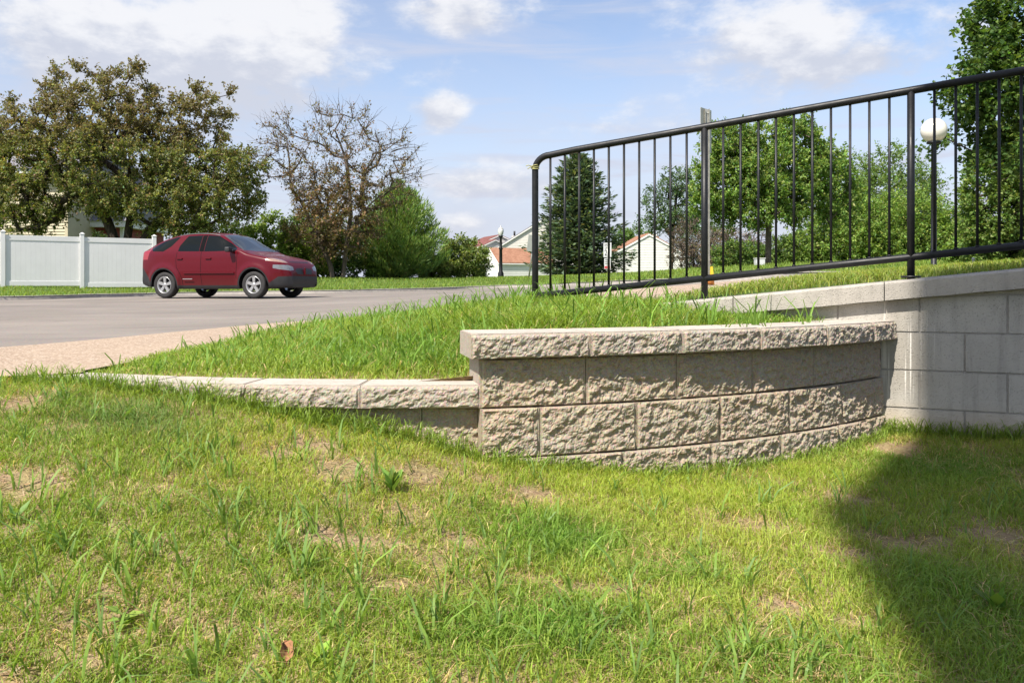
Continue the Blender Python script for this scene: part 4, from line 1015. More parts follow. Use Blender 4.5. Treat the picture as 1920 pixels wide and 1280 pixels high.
# nearest sign, seen from behind and nearly edge on, with a yellow sleeve at its foot
g_ = gpt(1331, 9.0, z_isl); sp = thing('road_sign', 'back of a sign on a steel post just behind the railing post', 'sign', g_); tz = (HOR - 203) / FPX * 9 - g_.z
mb = MB(); wv = .022
for a, c, w_, d_ in ((-wv, 0, .006, .034), (wv, 0, .006, .034), (0, .014, .05, .006)): mb.box((a - .03, c, (tz - .35) / 2), (w_, d_, tz + .35 - .02))
mb.build('post', M['galv'], sp)
mb = MB(); rt = Matrix.Rotation(R(48), 3, 'Z'); mb.box((-.035, .035, tz - .235), (.24, .004, .47), rt, .0015); mb.box((-.02, .02, tz - .05), (.05, .03, .012)); mb.build('plate', M['signback'], sp)
yl = gpt(1334, 8.9, z_isl); mk = thing('marker_sleeve', 'yellow plastic sleeve at the foot of the near sign post', 'marker', yl); hb = (HOR - 500) / FPX * 8.9 - yl.z
MB().prism([(-.018, .0), (.028, 0), (.018, hb * .55), (.008, hb), (-.008, hb)], -.02, .02).build('sleeve', M['yellow'], mk)
MB().lathe([(.002, .0), (.035, .01), (.045, .045), (.03, .085), (.004, .095)], 12, (-.02, -.03, .0)).build('foot', M['orange'], mk)
# speed sign through the railing
g_ = gpt(1139, 46); ss_ = thing('speed_limit_sign', 'white speed limit 25 sign in front of the tall spruce', 'sign', g_); tz = (HOR - 455) / FPX * 46 - g_.z
MB().tube([(0, .03, -.1), (0, .03, tz)], .035, 8).build('post', M['galv'], ss_)
ra = Matrix.Rotation(R(-52), 3, 'Z'); hs = .80
pl = MB().box((0, 0, tz - hs / 2), (.62, .012, hs), ra, .004).build('plate', M['signwhite'], ss_)
p2 = MB().box((0, 0, tz - hs - .36), (.50, .012, .60), ra, .004).build('lower_plate', M['signwhite'], ss_)
MB().box(tuple(ra @ Vector((0, -.009, 0)) + Vector((0, 0, tz - hs - .56))), (.44, .004, .14), ra).build('red_band', M['signred'], p2)
for k in range(3): MB().box(tuple(ra @ Vector((0, -.009, 0)) + Vector((0, 0, tz - hs - .14 - .11 * k))), (.36, .004, .035), ra).build('text_line', M['signblack'], p2)
def text(body, size, loc, rot, mat, parent, name='lettering'):
    cu = bpy.data.curves.new(name, 'FONT'); cu.body = body; cu.size = size; cu.align_x = 'CENTER'; cu.align_y = 'CENTER'; cu.extrude = .002; cu.resolution_u = 3
    tmp = bpy.data.objects.new('tmp', cu); COL.objects.link(tmp); bpy.context.view_layer.update()
    me = bpy.data.meshes.new_from_object(tmp.evaluated_get(bpy.context.evaluated_depsgraph_get())); bpy.data.objects.remove(tmp)
    o = link(name, me, mat, parent, loc); o.rotation_euler = rot; return o
for body_, sz, dz in (('SPEED', .17, .13), ('LIMIT', .17, .29), ('25', .46, .57)):
    text(body_, sz, tuple(ra @ Vector((0, -.010, 0)) + Vector((0, 0, tz - dz))), (R(90), 0, R(-52)), M['signblack'], pl)
# leaning sign hidden by the end post
g_ = gpt(991, 42); s3 = thing('road_sign', 'grey sign back on a leaning post beside the railing end', 'sign', g_); tz = (HOR - 441) / FPX * 42 - g_.z
MB().tube([(0, 0, -.1), (.30, 0, tz)], .04, 8).build('post', M['galv'], s3)
MB().box((.24, -.05, tz - .42), (.62, .012, .84), Matrix.Rotation(R(20), 3, 'Z') @ Matrix.Rotation(R(7), 3, 'Y'), .004).build('plate', M['signback'], s3)
# utility box under the tree, low grey rail and stub post on the right, stake by the road
g_ = gpt(1424, 34); ub = thing('utility_box', 'small white utility box beside the trunk of the tree behind the railing', 'box', g_)
MB().box((0, 0, .12), (.38, .3, .28), None, .02).build('cabinet', M['signwhite'], ub); MB().box((0, 0, .275), (.42, .34, .03), None, .008).build('lid', M['trim'], ub)
g_ = gpt(1780, 30); bn = thing('guard_rail', 'low grey horizontal rail at the foot of the bushes behind the globe lamp', 'rail', g_)
zz = (HOR - 505) / FPX * 30 - g_.z
for dz in (0, -.16): MB().tube([(-.75, 0, zz + dz), (.75, .2, zz + dz + .02)], .03, 8).build('bar', M['galv'], bn)
for x_ in (-.6, 0, .6): MB().tube([(x_, .08, -.05), (x_, .08, zz + .02)], .03, 8).build('leg', M['galv'], bn)
g_ = gpt(1825, 16, lambda x, y: z_far(x, y)); st_ = thing('marker_post', 'thin grey stub post standing below the dense round bush', 'post', g_)
zz = (HOR - 484) / FPX * 16 - g_.z; MB().tube([(0, 0, -.05), (0, 0, zz)], .02, 8).build('pipe', M['galv'], st_); MB().lathe([(.001, zz + .015), (.026, zz + .01), (.026, zz - .02)], 10).build('cap', M['signback'], st_)

# ------------------------------------------------------------------ trees
def unit(v): return v / np.maximum(np.linalg.norm(v, axis=-1, keepdims=True), 1e-9)
def leaf_mesh(name, P, D, N, ln, wd, tint, mat, parent, fold=.18):
    """leaves: base P, direction D, normal N, length, width, colour"""
    n = len(P); D = unit(D); Sd = unit(np.cross(D, N)); U = np.cross(Sd, D); ln = ln[:, None]; wd = wd[:, None]
    V = np.empty((n, 4, 3)); V[:, 0] = P; V[:, 1] = P + D * ln * .5 + Sd * wd * .5 + U * wd * fold; V[:, 2] = P + D * ln; V[:, 3] = P + D * ln * .5 - Sd * wd * .5 + U * wd * fold
    f = np.arange(n * 4).reshape(n, 4); T = np.repeat(tint, 4, axis=0)
    return link(name, mesh_np(name, V, f, tint=T), mat, parent)
def tubes_mesh(name, segs, mat, parent, n=6):
    """segs: list of (p, q, r0, r1)"""
    A = np.array([s[0] for s in segs]); B = np.array([s[1] for s in segs]); r0 = np.array([s[2] for s in segs]); r1 = np.array([s[3] for s in segs])
    T = unit(B - A); ref = np.where(np.abs(T[:, 2:3]) < .9, [[0, 0, 1.0]], [[1.0, 0, 0]]); X = unit(np.cross(T, ref)); Y = np.cross(T, X)
    a = np.linspace(0, 2 * math.pi, n, endpoint=False); c, s_ = np.cos(a), np.sin(a)
    ring = X[:, None, :] * c[None, :, None] + Y[:, None, :] * s_[None, :, None]
    V = np.concatenate([A[:, None, :] + ring * r0[:, None, None], B[:, None, :] + ring * r1[:, None, None]], 1)
    k = np.arange(n); q = np.stack([k, (k + 1) % n, n + (k + 1) % n, n + k], -1); f = (q[None] + (np.arange(len(segs)) * 2 * n)[:, None, None]).reshape(-1, 4)
    return link(name, mesh_np(name, V, f, smooth=True), mat, parent)

def grow(blobs, n_clump, trunks, rg_, r_tip=.012, shell=.5, noise_amp=.12, zmin=None):
    """clump centres in a union of ellipsoids, joined to the trunks by a branching skeleton"""
    bl = np.array(blobs, float); vol = bl[:, 3] * bl[:, 4] * bl[:, 5]; pr = vol ** .75; pr /= pr.sum(); C = []
    tries = 0
    sp = (vol.sum() * 4.2 / n_clump) ** (1 / 3) * .55
    while len(C) < n_clump and tries < n_clump * 30:
        tries += 1; k = rg_.choice(len(bl), p=pr); u = unit(rg_.normal(size=3)); r = (shell + (1 - shell) * rg_.random()) ** .6
        p = bl[k, :3] + u * r * bl[k, 3:6]
        if zmin is not None and p[2] < zmin: continue
        if C and np.min(np.linalg.norm(np.array(C) - p, axis=1)) < sp: continue
        C.append(p)
    C = np.array(C)
    nodes = []; par = []
    tips = []
    for tr in trunks:
        last = -1; 
        for i, p in enumerate(tr):
            if i == 0: nodes.append(np.array(p, float)); par.append(-1); last = len(nodes) - 1
            else:
                a = nodes[last]; q = np.array(p, float); m_ = max(1, int(np.linalg.norm(q - a) / .5))
                for j in range(1, m_ + 1): nodes.append(a + (q - a) * j / m_); par.append(last); last = len(nodes) - 1
    base_z = min(n_[2] for n_ in nodes); ntr = len(nodes)
    root = nodes[0]
    order = np.argsort(np.linalg.norm(C - np.array(nodes[ntr // 2]), axis=1)); cl_node = {}
    for ci in order:
        p = C[ci]; A = np.array(nodes); dd = np.linalg.norm(A - p, axis=1); cost = dd + np.where(A[:, 2] > p[2] + .2, 1.2 * (A[:, 2] - p[2]), 0) + np.where(A[:, 2] < base_z + 1.0, 2.0, 0)
        k = int(np.argmin(cost)); a = nodes[k]; m_ = max(1, int(dd[k] / .45)); last = k; sag = rg_.normal(size=3) * noise_amp * dd[k]
        for j in range(1, m_ + 1):
            t = j / m_; q = a + (p - a) * t + sag * math.sin(math.pi * t) + np.array([0, 0, .10 * dd[k] * math.sin(math.pi * t)])
            nodes.append(q); par.append(last); last = len(nodes) - 1
        cl_node[ci] = last
    cnt = np.zeros(len(nodes)); 
    for ci in cl_node:
        k = cl_node[ci]
        while k >= 0: cnt[k] += 1; k = par[k]
    rad = r_tip * np.maximum(cnt, 1) ** .47
    segs = []
    for i, p in enumerate(par):
        if p >= 0: segs.append((nodes[p], nodes[i], rad[p] if cnt[p] < cnt[i] * 1.9 else rad[i] * 1.15, rad[i]))
    return C, segs, rad
def palette(cols, w, n, rg_, jit=.18):
    c = np.array(cols)[rg_.choice(len(cols), n, p=np.array(w) / sum(w))]
    return np.clip(c * (1 + jit * rg_.normal(size=(n, 1))) * (1 + .08 * rg_.normal(size=(n, 3))), .004, .9)
def sprays(C, n_tw, n_lf, rad, lsz, rg_, up=.25, out_c=None, droop=.0, wide=.55, jitter=.35, outw=.8):
    nC = len(C); d = rg_.normal(size=(nC, n_tw, 3)); d[..., 2] += up
    if out_c is not None: d += unit(C - out_c)[:, None, :] * outw
    d = unit(d); tl = rad * (.6 + .6 * rg_.random((nC, n_tw, 1)))
    t = rg_.random((nC, n_tw, n_lf)) ** .8
    P = C[:, None, None, :] + d[:, :, None, :] * (t * tl)[..., None]
    P[..., 2] -= droop * (t * tl) ** 2 / rad
    P = P + rg_.normal(size=P.shape) * lsz * jitter
    D = unit(d[:, :, None, :] * .5 + rg_.normal(size=P.shape) * .75); N = unit(rg_.normal(size=P.shape) * .65 + np.array([0, 0, 1.0]))
    n = P.size // 3; ln = lsz * (.65 + .7 * rg_.random(n)); return P.reshape(-1, 3), D.reshape(-1, 3), N.reshape(-1, 3), ln, ln * wide * (.8 + .4 * rg_.random(n)), np.repeat(np.arange(nC), n_tw * n_lf)
def broad_tree(name, label, base, blobs, trunks, n_clump, n_tw, n_lf, rad, lsz, cols, w, bark='bark', seed=1, tops=None, r_tip=.012, shell=.45, group=None, thin=None, cat='tree', up=.25, droop=0.0, wide=.6, zmin=None, mat='leaf', outw=.8):
    rg_ = np.random.default_rng(seed); t = thing(name, label, cat, base, 0, group)
    C, segs, rd = grow(blobs, n_clump, trunks, rg_, r_tip, shell, zmin=zmin)
    tubes_mesh('trunk', segs, M[bark], t, 7)
    cen = np.array(blobs)[:, :3].mean(0)
    P, D, N, ln, wd, ci = sprays(C, n_tw, n_lf, rad, lsz, rg_, up, cen, droop, wide, outw=outw)
    T = palette(cols, w, len(P), rg_) * (.86 + .28 * rg_.random(len(C)))[ci][:, None]
    if tops is not None:        # young bronze growth in the upper outer crown
        zt, colr, amt = tops; k = sstep(P[:, 2], zt, zt + 1.6) * amt; k = k * (rg_.random(len(P)) < .85); T = T * (1 - k[:, None]) + np.array(colr) * k[:, None] * (1 + .25 * rg_.normal(size=(len(P), 1)))
    if thin is not None:
        keep = thin(P, C[ci], rg_); P, D, N, ln, wd, T = P[keep], D[keep], N[keep], ln[keep], wd[keep], T[keep]
    leaf_mesh('crown', P, D, N, ln, wd, np.clip(T, .004, .9), M[mat], t)
    return t, C, segs

# big crabapple at the left, behind the fence
base = gpt(232, 35.5); s_ = 35.5 / FPX
def B(px, py, rx, ry, rz=None, dy=0, base=None, dep=35.5):
    k = dep / FPX; return ((px - 960) * k - base.x, dy, (HOR - py) * k - base.z, rx * k, (rz or rx) * k * .9, ry * k)
b1 = [B(200, 300, 190, 110, 150, 0, base), B(90, 300, 110, 110, 100, 0, base), B(380, 340, 110, 95, 110, -.4, base), B(60, 390, 75, 55, 70, -.6, base), B(300, 380, 120, 60, 100, -.8, base),
      B(130, 165, 75, 55, 50, .4, base), B(245, 170, 55, 50, 45, 0, base), B(370, 200, 62, 48, 55, .3, base), B(170, 235, 150, 60, 100, 0, base), B(455, 345, 55, 65, 60, 0, base), B(-60, 310, 110, 110, 100, 0, base), B(15, 220, 40, 35, 40, 0, base), B(110, 400, 45, 30, 40, -.9, base)]
tr = [[(-.1, 0, -.2), (-.25, 0, 1.4), (-.75, .1, 2.6), (-1.3, .1, 3.6)], [(.12, 0, -.2), (.1, .05, 1.6), (.25, .1, 2.8), (.0, .1, 4.4)], [(.3, 0, -.2), (.75, -.05, 1.5), (1.5, -.1, 2.6), (2.3, 0, 3.4)]]
def gap1(P, C_, rg_):
    k = 35.5 / FPX; u = (P[:, 0] + GX) / k + 960; v = HOR - (P[:, 2] + GZ) / k; return ~((np.abs(u - 158 + 10 * (vnoise(P[:, 0] * 3, P[:, 2] * 3) - .5)) < 22) & (v > 370 + 8 * rg_.normal(size=len(P))))
GX, GZ = base.x, base.z
broad_tree('crabapple_tree', 'large dark olive tree with several trunks behind the white fence', base, b1, tr, 540, 13, 19, .55, .118, [(.105, .125, .036), (.145, .16, .048), (.205, .205, .07), (.07, .092, .03), (.145, .10, .055)], [4, 4, 2, 3, 1.4], 'bark', 11, tops=(4.9, (.12, .082, .055), .6), r_tip=.017, shell=.35, thin=gap1)
# half-dead tree beside it
base = gpt(640, 38.5)
def B2(px, py, rx, ry, rz=None, dy=0): return B(px, py, rx, ry, rz, dy, base, 38.5)
b2 = [B2(640, 330, 110, 75, 90), B2(690, 300, 90, 60, 80), B2(620, 410, 80, 60, 80), B2(540, 260, 50, 45, 50), B2(640, 235, 70, 40, 60), B2(745, 300, 45, 60, 50), B2(600, 360, 70, 60, 70), B2(680, 370, 60, 50, 60), B2(750, 340, 50, 50, 40), B2(510, 300, 35, 40, 35), B2(595, 440, 65, 45, 60), B2(660, 430, 55, 45, 60)]
tr = [[(-.35, 0, -.2), (-.5, 0, .6), (-1.2, .1, 2.2), (-1.9, .1, 3.6), (-2.35, .1, 4.2), (-2.45, .1, 5.6), (-2.6, .2, 6.6), (-3.4, .2, 7.3)], [(.05, 0, -.2), (.25, .05, 1.6), (.45, 0, 3.0), (.35, 0, 4.5), (.2, 0, 5.6), (-.3, 0, 6.9), (.1, 0, 7.6)], [(.3, 0, 2.0), (1.3, -.1, 3.4), (2.2, 0, 4.2)]]
def thin2(P, C_, rg_):
    k = np.interp(P[:, 2], [2.0, 3.4, 4.4, 6.0], [1.0, .95, .42, .17]); k = k * np.where(P[:, 0] > 1.6, .5, 1); return rg_.random(len(P)) < k
t2, C2, sg2 = broad_tree('crabapple_tree', 'half-bare brownish tree with twisting twigs right of the car', base, b2, tr, 290, 11, 12, .50, .115, [(.11, .085, .045), (.15, .095, .05), (.085, .08, .035), (.20, .13, .08), (.13, .12, .04)], [3, 3, 3, 1.5, 2], 'bark_grey', 5, r_tip=.013, shell=.3, thin=thin2)
rg_ = np.random.default_rng(55); tw = []
for c in C2:                                        # bare twigs
    for k in range(7):
        d = unit(rg_.normal(size=3) + np.array([0, 0, .5]) + unit(c - np.array([.1, 0, 4.0])) * .9); p = c.copy(); ln = .25 + .55 * rg_.random()
        for j in range(3):
            q = p + d * ln * .4; tw.append((p, q, .011 - .003 * j, .008 - .0025 * j)); p = q; d = unit(d + rg_.normal(size=3) * .35)
for px, py, dx, dz in ((500, 270, -1, .1), (490, 300, -1, -.1), (520, 240, -.8, .5), (770, 270, 1, .45), (790, 325, 1, 0), (770, 350, 1, -.4), (640, 205, 0, 1), (590, 210, -.3, 1), (700, 225, .5, 1), (760, 380, .8, -.6)):
    for k in range(5):
        p = np.array([(px - 960) * 38.5 / FPX - base.x - dx * .9, rg_.normal() * .3, (HOR - py) * 38.5 / FPX - base.z - dz * .7]); d = unit(np.array([dx, rg_.normal() * .3, dz]) + rg_.normal(size=3) * .25)
        for j in range(6): q = p + d * .3; tw.append((p, q, .016 - .0022 * j, .014 - .0022 * j)); p = q; d = unit(d + rg_.normal(size=3) * .22)
tubes_mesh('twigs', tw, M['bark_grey'], t2, 3)
# green undergrowth behind the car and between the trees
G1 = [(.13, .19, .035), (.17, .23, .05), (.09, .15, .03), (.20, .24, .07)]; GW = [3, 3, 3, 1]
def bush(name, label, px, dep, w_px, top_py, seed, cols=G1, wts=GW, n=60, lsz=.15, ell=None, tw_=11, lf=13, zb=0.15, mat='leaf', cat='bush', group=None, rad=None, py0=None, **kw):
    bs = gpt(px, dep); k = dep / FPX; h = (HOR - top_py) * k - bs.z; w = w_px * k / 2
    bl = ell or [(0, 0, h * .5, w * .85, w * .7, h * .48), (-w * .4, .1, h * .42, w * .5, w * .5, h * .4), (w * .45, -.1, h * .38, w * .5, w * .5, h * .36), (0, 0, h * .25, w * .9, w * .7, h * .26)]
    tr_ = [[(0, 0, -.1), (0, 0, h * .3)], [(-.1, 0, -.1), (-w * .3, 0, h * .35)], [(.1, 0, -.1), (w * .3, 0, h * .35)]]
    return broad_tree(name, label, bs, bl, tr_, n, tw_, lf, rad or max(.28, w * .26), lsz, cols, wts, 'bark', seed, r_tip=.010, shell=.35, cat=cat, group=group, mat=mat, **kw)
bush('shrub', 'bright green shrub directly behind the roof of the red car', 500, 40, 120, 395, 21, n=70)
bush('shrub', 'yellow-green shrub behind the front of the red car', 570, 41, 100, 420, 22, [(.22, .27, .05), (.15, .21, .04), (.10, .16, .03)], [3, 3, 2], n=60)
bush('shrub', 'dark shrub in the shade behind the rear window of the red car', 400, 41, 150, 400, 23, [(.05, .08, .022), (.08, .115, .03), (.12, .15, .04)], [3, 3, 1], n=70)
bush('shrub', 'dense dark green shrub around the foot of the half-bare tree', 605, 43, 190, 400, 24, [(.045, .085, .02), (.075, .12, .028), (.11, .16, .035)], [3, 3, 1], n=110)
bush('shrub', 'olive shrub just right of the foot of the half-bare tree', 730, 44, 110, 440, 25, [(.13, .15, .04), (.16, .18, .05)], [1, 1], n=45)
bush('shrub', 'low dark hedge at the foot of the red house wing', 190, 44, 70, 432, 26, [(.03, .05, .018), (.05, .075, .024)], [1, 1], n=30)
bush('shrub', 'leafy olive shrub between the pine and the garage', 868, 48, 100, 446, 27, [(.085, .12, .03), (.12, .155, .045), (.16, .19, .06)], [3, 3, 1.5], n=80)
bush('shrub', 'loose pale shrub right beside the pine', 815, 47, 70, 470, 28, [(.13, .165, .045), (.17, .195, .06)], [1, 1], n=40)
bush('arborvitae', 'small cone-shaped evergreen beside the left wall of the small garage', 898, 90, 22, 496, 29, [(.055, .095, .022), (.085, .13, .03)], [1, 1], n=50, lsz=.16)
bush('arborvitae', 'small bright conical evergreen in front of the pine', 703, 42.5, 34, 488, 30, [(.075, .13, .022), (.10, .17, .03)], [1, 1], n=55, lsz=.07, rad=.16)

# conifers
def conifer(name, label, base, H, Rb, seed, cols, w, asc, whorl, per, spray, ln_, wd_, power=.85, tuft=0.0, z0=.12, irregular=.2):
    rg_ = np.random.default_rng(seed); t = thing(name, label, 'tree', base)
    segs = [(np.array([0, 0, -.15]), np.array([0, 0, H * .55]), .017 * H + .02, .010 * H + .012), (np.array([0, 0, H * .55]), np.array([0, 0, H * .985]), .010 * H + .012, .012)]
    P, D, N, Ln = [], [], [], []
    z = z0 * H; lv = 0
    while z < H * .97:
        f = (z - z0 * H) / (H * (1 - z0)); Lb = Rb * (1 - f) ** power * (1 if f > .06 else .82)
        for k in range(per if f < .85 else 5):
            a = 2 * math.pi * (k + rg_.random() * .7) / per + lv * 1.3; L_ = Lb * (1 - irregular + irregular * 1.6 * rg_.random()) + .05; el_ = asc + .55 * f + rg_.normal() * .10
            dirv = np.array([math.cos(a) * math.cos(el_), math.sin(a) * math.cos(el_), math.sin(el_)]); p0 = np.array([0, 0, z + rg_.normal() * .06])
            nn = max(3, int(L_ / spray)); tt_ = (np.arange(nn) + .5) / nn
            pts = p0 + dirv * (tt_ * L_)[:, None]; pts[:, 2] += (-.16 * (tt_ ** 1.3) + .20 * tt_ ** 3) * L_
            segs.append((p0, pts[-1], .012 + .011 * L_, .006))
            m_ = 9 if tuft == 0 else 14
            sd_ = np.cross(dirv, [0, 0, 1]); q = np.repeat(pts, m_, 0); tq = np.repeat(tt_, m_); n = len(q)
            lat = rg_.normal(size=n); dd = dirv[None, :] * (.55 + .3 * rg_.random(n))[:, None] + sd_[None, :] * (lat * .75)[:, None] + rg_.normal(size=(n, 3)) * .22 + np.array([0, 0, tuft])[None, :]
            q = q + sd_[None, :] * (lat * .20 * L_ * (1 - .6 * tq))[:, None] + rg_.normal(size=(n, 3)) * .05 * L_ ** .5 - np.array([0, 0, .05]) * np.abs(lat)[:, None]
            P.append(q); D.append(unit(dd)); N.append(unit(rg_.normal(size=(n, 3)) * .5 + np.array([0, 0, 1.0]))); Ln.append(ln_ * (.7 + .6 * rg_.random(n)))
        z += whorl * (1 - .45 * f) * (.85 + .3 * rg_.random()); lv += 1
    P, D, N, Ln = map(np.concatenate, (P, D, N, Ln))
    tubes_mesh('trunk', segs, M['bark'], t, 6)
    T = palette(cols, w, len(P), rg_) * (.8 + .45 * vnoise(P[:, 0] * 2.2, P[:, 1] * 2.2, P[:, 2] * 2.2, seed=seed))[:, None]
    leaf_mesh('needles', P, D, N, Ln, Ln * wd_, np.clip(T, .004, .9), M['needle'], t, .1); return t
bs = gpt(1083, 55); conifer('spruce_tree', 'tall dark spruce behind the left end of the railing', bs, (HOR - 286) / FPX * 55 - bs.z, 3.5, 3, [(.06, .09, .055), (.085, .12, .068), (.04, .065, .04), (.12, .14, .06)], [3, 3, 3, 1], .05, .32, 10, .21, .36, .34, power=.68, z0=.03, irregular=.3)
bs = gpt(748, 44); conifer('pine_tree', 'full bright green pine between the half-bare tree and the lamp', bs, (HOR - 346) / FPX * 44 - bs.z, 3.3, 4, [(.13, .20, .06), (.17, .235, .065), (.09, .15, .045), (.20, .25, .075)], [3, 3, 2, 1], .25, .27, 11, .15, .30, .15, power=.82, tuft=.75, z0=.02)

# trees seen through the railing
G2 = [(.10, .165, .035), (.14, .205, .05), (.19, .24, .065), (.07, .125, .03)]
base = gpt(1440, 35)
def B3(px, py, rx, ry, rz=None, dy=0): return B(px, py, rx, ry, rz, dy, base, 35)
broad_tree('maple_tree', 'spreading green tree with a straight trunk right behind the railing', base, [B3(1440, 335, 105, 62, 90), B3(1370, 330, 70, 75, 70), B3(1520, 320, 75, 55, 70), B3(1450, 265, 90, 45, 60), B3(1360, 275, 45, 45, 40), B3(1535, 305, 45, 32, 45), B3(1330, 370, 35, 35, 40), B3(1420, 385, 100, 40, 80), B3(1560, 370, 50, 50, 50)],
           [[(0, 0, -.2), (.02, 0, 1.6), (.0, 0, 3.0), (.1, 0, 4.6)], [(0, 0, 1.9), (-1.0, 0, 3.0), (-1.6, 0, 4.2)], [(0, 0, 2.0), (1.1, 0, 2.9), (1.9, 0, 3.8)]], 330, 12, 15, .5, .13, G2, [3, 3, 1.5, 2], 'bark_grey', 31, r_tip=.014, shell=.3, outw=.9)
base = gpt(1258, 62)
def B4(px, py, rx, ry, rz=None, dy=0): return B(px, py, rx, ry, rz, dy, base, 62)
broad_tree('locust_tree', 'airy blue-green tree between the white garage and the spreading tree', base, [B4(1232, 375, 26, 35, 25), B4(1275, 350, 38, 38, 30), B4(1250, 410, 45, 32, 35), B4(1290, 400, 30, 45, 30), B4(1225, 420, 22, 18, 20)], [[(0, 0, -.2), (.1, 0, 3), (.5, 0, 6.5)], [(0, 0, 2.5), (-.9, 0, 4.6), (-1.1, 0, 6)]], 95, 9, 10, .6, .17, [(.06, .10, .045), (.09, .135, .055), (.05, .085, .035)], [2, 2, 1], 'bark', 33, r_tip=.02, shell=.3)
G3 = [(.10, .17, .032), (.15, .22, .045), (.19, .25, .06), (.075, .125, .028)]
for nm, lab, px, dep, wpx, top, sd_, cl_, n_ in (
        ('willow_tree', 'soft pale green tree mass left of the globe lamp', 1660, 58, 230, 280, 41, [(.10, .155, .045), (.13, .185, .055), (.085, .13, .038)], 260),
        ('shrub', 'bright leafy thicket behind the railing, just right of the straight trunk', 1580, 44, 190, 365, 42, G3, 190),
        ('shrub', 'leafy yellow-green thicket behind the third railing post', 1690, 43, 190, 360, 43, G3, 190),
        ('shrub', 'light green thicket right of the globe lamp post', 1795, 42, 130, 390, 44, G3, 140),
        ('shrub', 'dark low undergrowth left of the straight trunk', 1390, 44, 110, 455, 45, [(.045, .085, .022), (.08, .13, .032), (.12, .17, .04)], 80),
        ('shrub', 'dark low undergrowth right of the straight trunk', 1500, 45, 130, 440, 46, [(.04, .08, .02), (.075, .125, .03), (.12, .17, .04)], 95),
        ('broadleaf_tree', 'far round green treetop over the white garage roof', 1190, 120, 100, 418, 47, [(.09, .15, .035), (.07, .12, .03)], 90),
        ('broadleaf_tree', 'far rounded tree behind the brown shrub right of the white garage', 1320, 90, 120, 380, 48, [(.08, .12, .045), (.10, .14, .05)], 90)):
    bush(nm, lab, px, dep, wpx, top, sd_, cl_, [1] * len(cl_), n=n_, lsz=.12 if dep < 50 else .17 if dep < 100 else .34, cat='tree' if 'tree' in nm else 'bush')
t6, C6, _ = bush('shrub', 'tangled brown leafless shrub right of the white garage wall', 1300, 52, 110, 405, 49, [(.15, .105, .075), (.19, .14, .10), (.10, .10, .04)], [2, 2, 1], n=70, tw_=6, lf=4, lsz=.10)
t7, C7, _ = bush('shrub', 'pale brown bare brush beneath the spreading tree', 1380, 50, 150, 425, 50, [(.21, .15, .115), (.24, .175, .13), (.15, .13, .06)], [2, 2, 1], n=80, tw_=6, lf=4, lsz=.10)
for t_, C_, sd_ in ((t6, C6, 1), (t7, C7, 2)):
    rg_ = np.random.default_rng(sd_); tw = []
    for c in C_:
        for k in range(9):
            d = unit(rg_.normal(size=3) + np.array([0, 0, .5])); p = c - d * .2
            for j in range(3): q = p + d * .28; tw.append((p, q, .016, .012)); p = q; d = unit(d + rg_.normal(size=3) * .4)
    tubes_mesh('twigs', tw, M['bark_grey'], t_, 3)
# big maple whose boughs enter at the upper right, trunk outside the picture
base = Vector((11.6, 15.5, float(z_far(11.6, 15.5))))
def B5(px, py, rx, ry, rz=None, dy=0, dep=14.6): 
    k = dep / FPX; return ((px - 960) * k - base.x, dep - base.y + dy, (HOR - py) * k - base.z, rx * k, (rz or rx) * k, ry * k)
broad_tree('maple_tree', 'big leafy maple bough reaching in at the upper right corner', base, [B5(1960, 60, 130, 100, 120), B5(1900, 150, 105, 70, 90), B5(1850, 195, 75, 48, 60), B5(1905, 250, 75, 60, 70), B5(1800, 165, 38, 22, 30), B5(1870, 30, 32, 40, 40), B5(1790, 255, 26, 26, 25), B5(2150, 60, 220, 260, 200), B5(1865, 300, 35, 35, 30)],
           [[(0, 0, -.2), (0, 0, 1.5), (-.2, 0, 3.2), (-.3, 0, 5.5)], [(-.2, 0, 2.6), (-1.4, -.3, 3.3), (-2.4, -.6, 3.8)], [(-.2, 0, 3.2), (-1.5, -.2, 4.4), (-2.3, -.4, 5.2)]], 460, 12, 14, .42, .085, [(.040, .078, .018), (.058, .102, .022), (.09, .14, .028), (.03, .058, .014)], [3, 3, 1.6, 2], 'bark', 61, r_tip=.012, shell=.3, wide=.85)
# dense round bush below it
base = gpt(1905, 19, lambda x, y: z_far(x, y))
def B6(px, py, rx, ry, rz=None, dy=0): return B(px, py, rx, ry, rz, dy, base, 19)
broad_tree('linden_tree', 'dense rounded dark green tree under the maple at the right edge', base, [B6(1925, 360, 105, 130, 95), B6(1900, 420, 85, 85, 80), B6(1960, 300, 80, 85, 80), B6(2010, 400, 110, 120, 100), B6(1890, 460, 70, 45, 70)],
           [[(0, 0, -.1), (.1, 0, 1.2), (.3, 0, 2.4)], [(.2, 0, -.1), (.8, 0, 1.4)]], 560, 11, 13, .25, .07, [(.075, .125, .03), (.105, .165, .04), (.15, .205, .055), (.18, .22, .07)], [3, 3, 2, 1], 'bark', 62, r_tip=.008, shell=.72, wide=.75, up=-.2, outw=1.4)
bush('shrub', 'bright low shrub at the foot of the dense round tree', 1835, 24, 120, 440, 63, G3, [1, 1, 1, 1], n=70, lsz=.09)

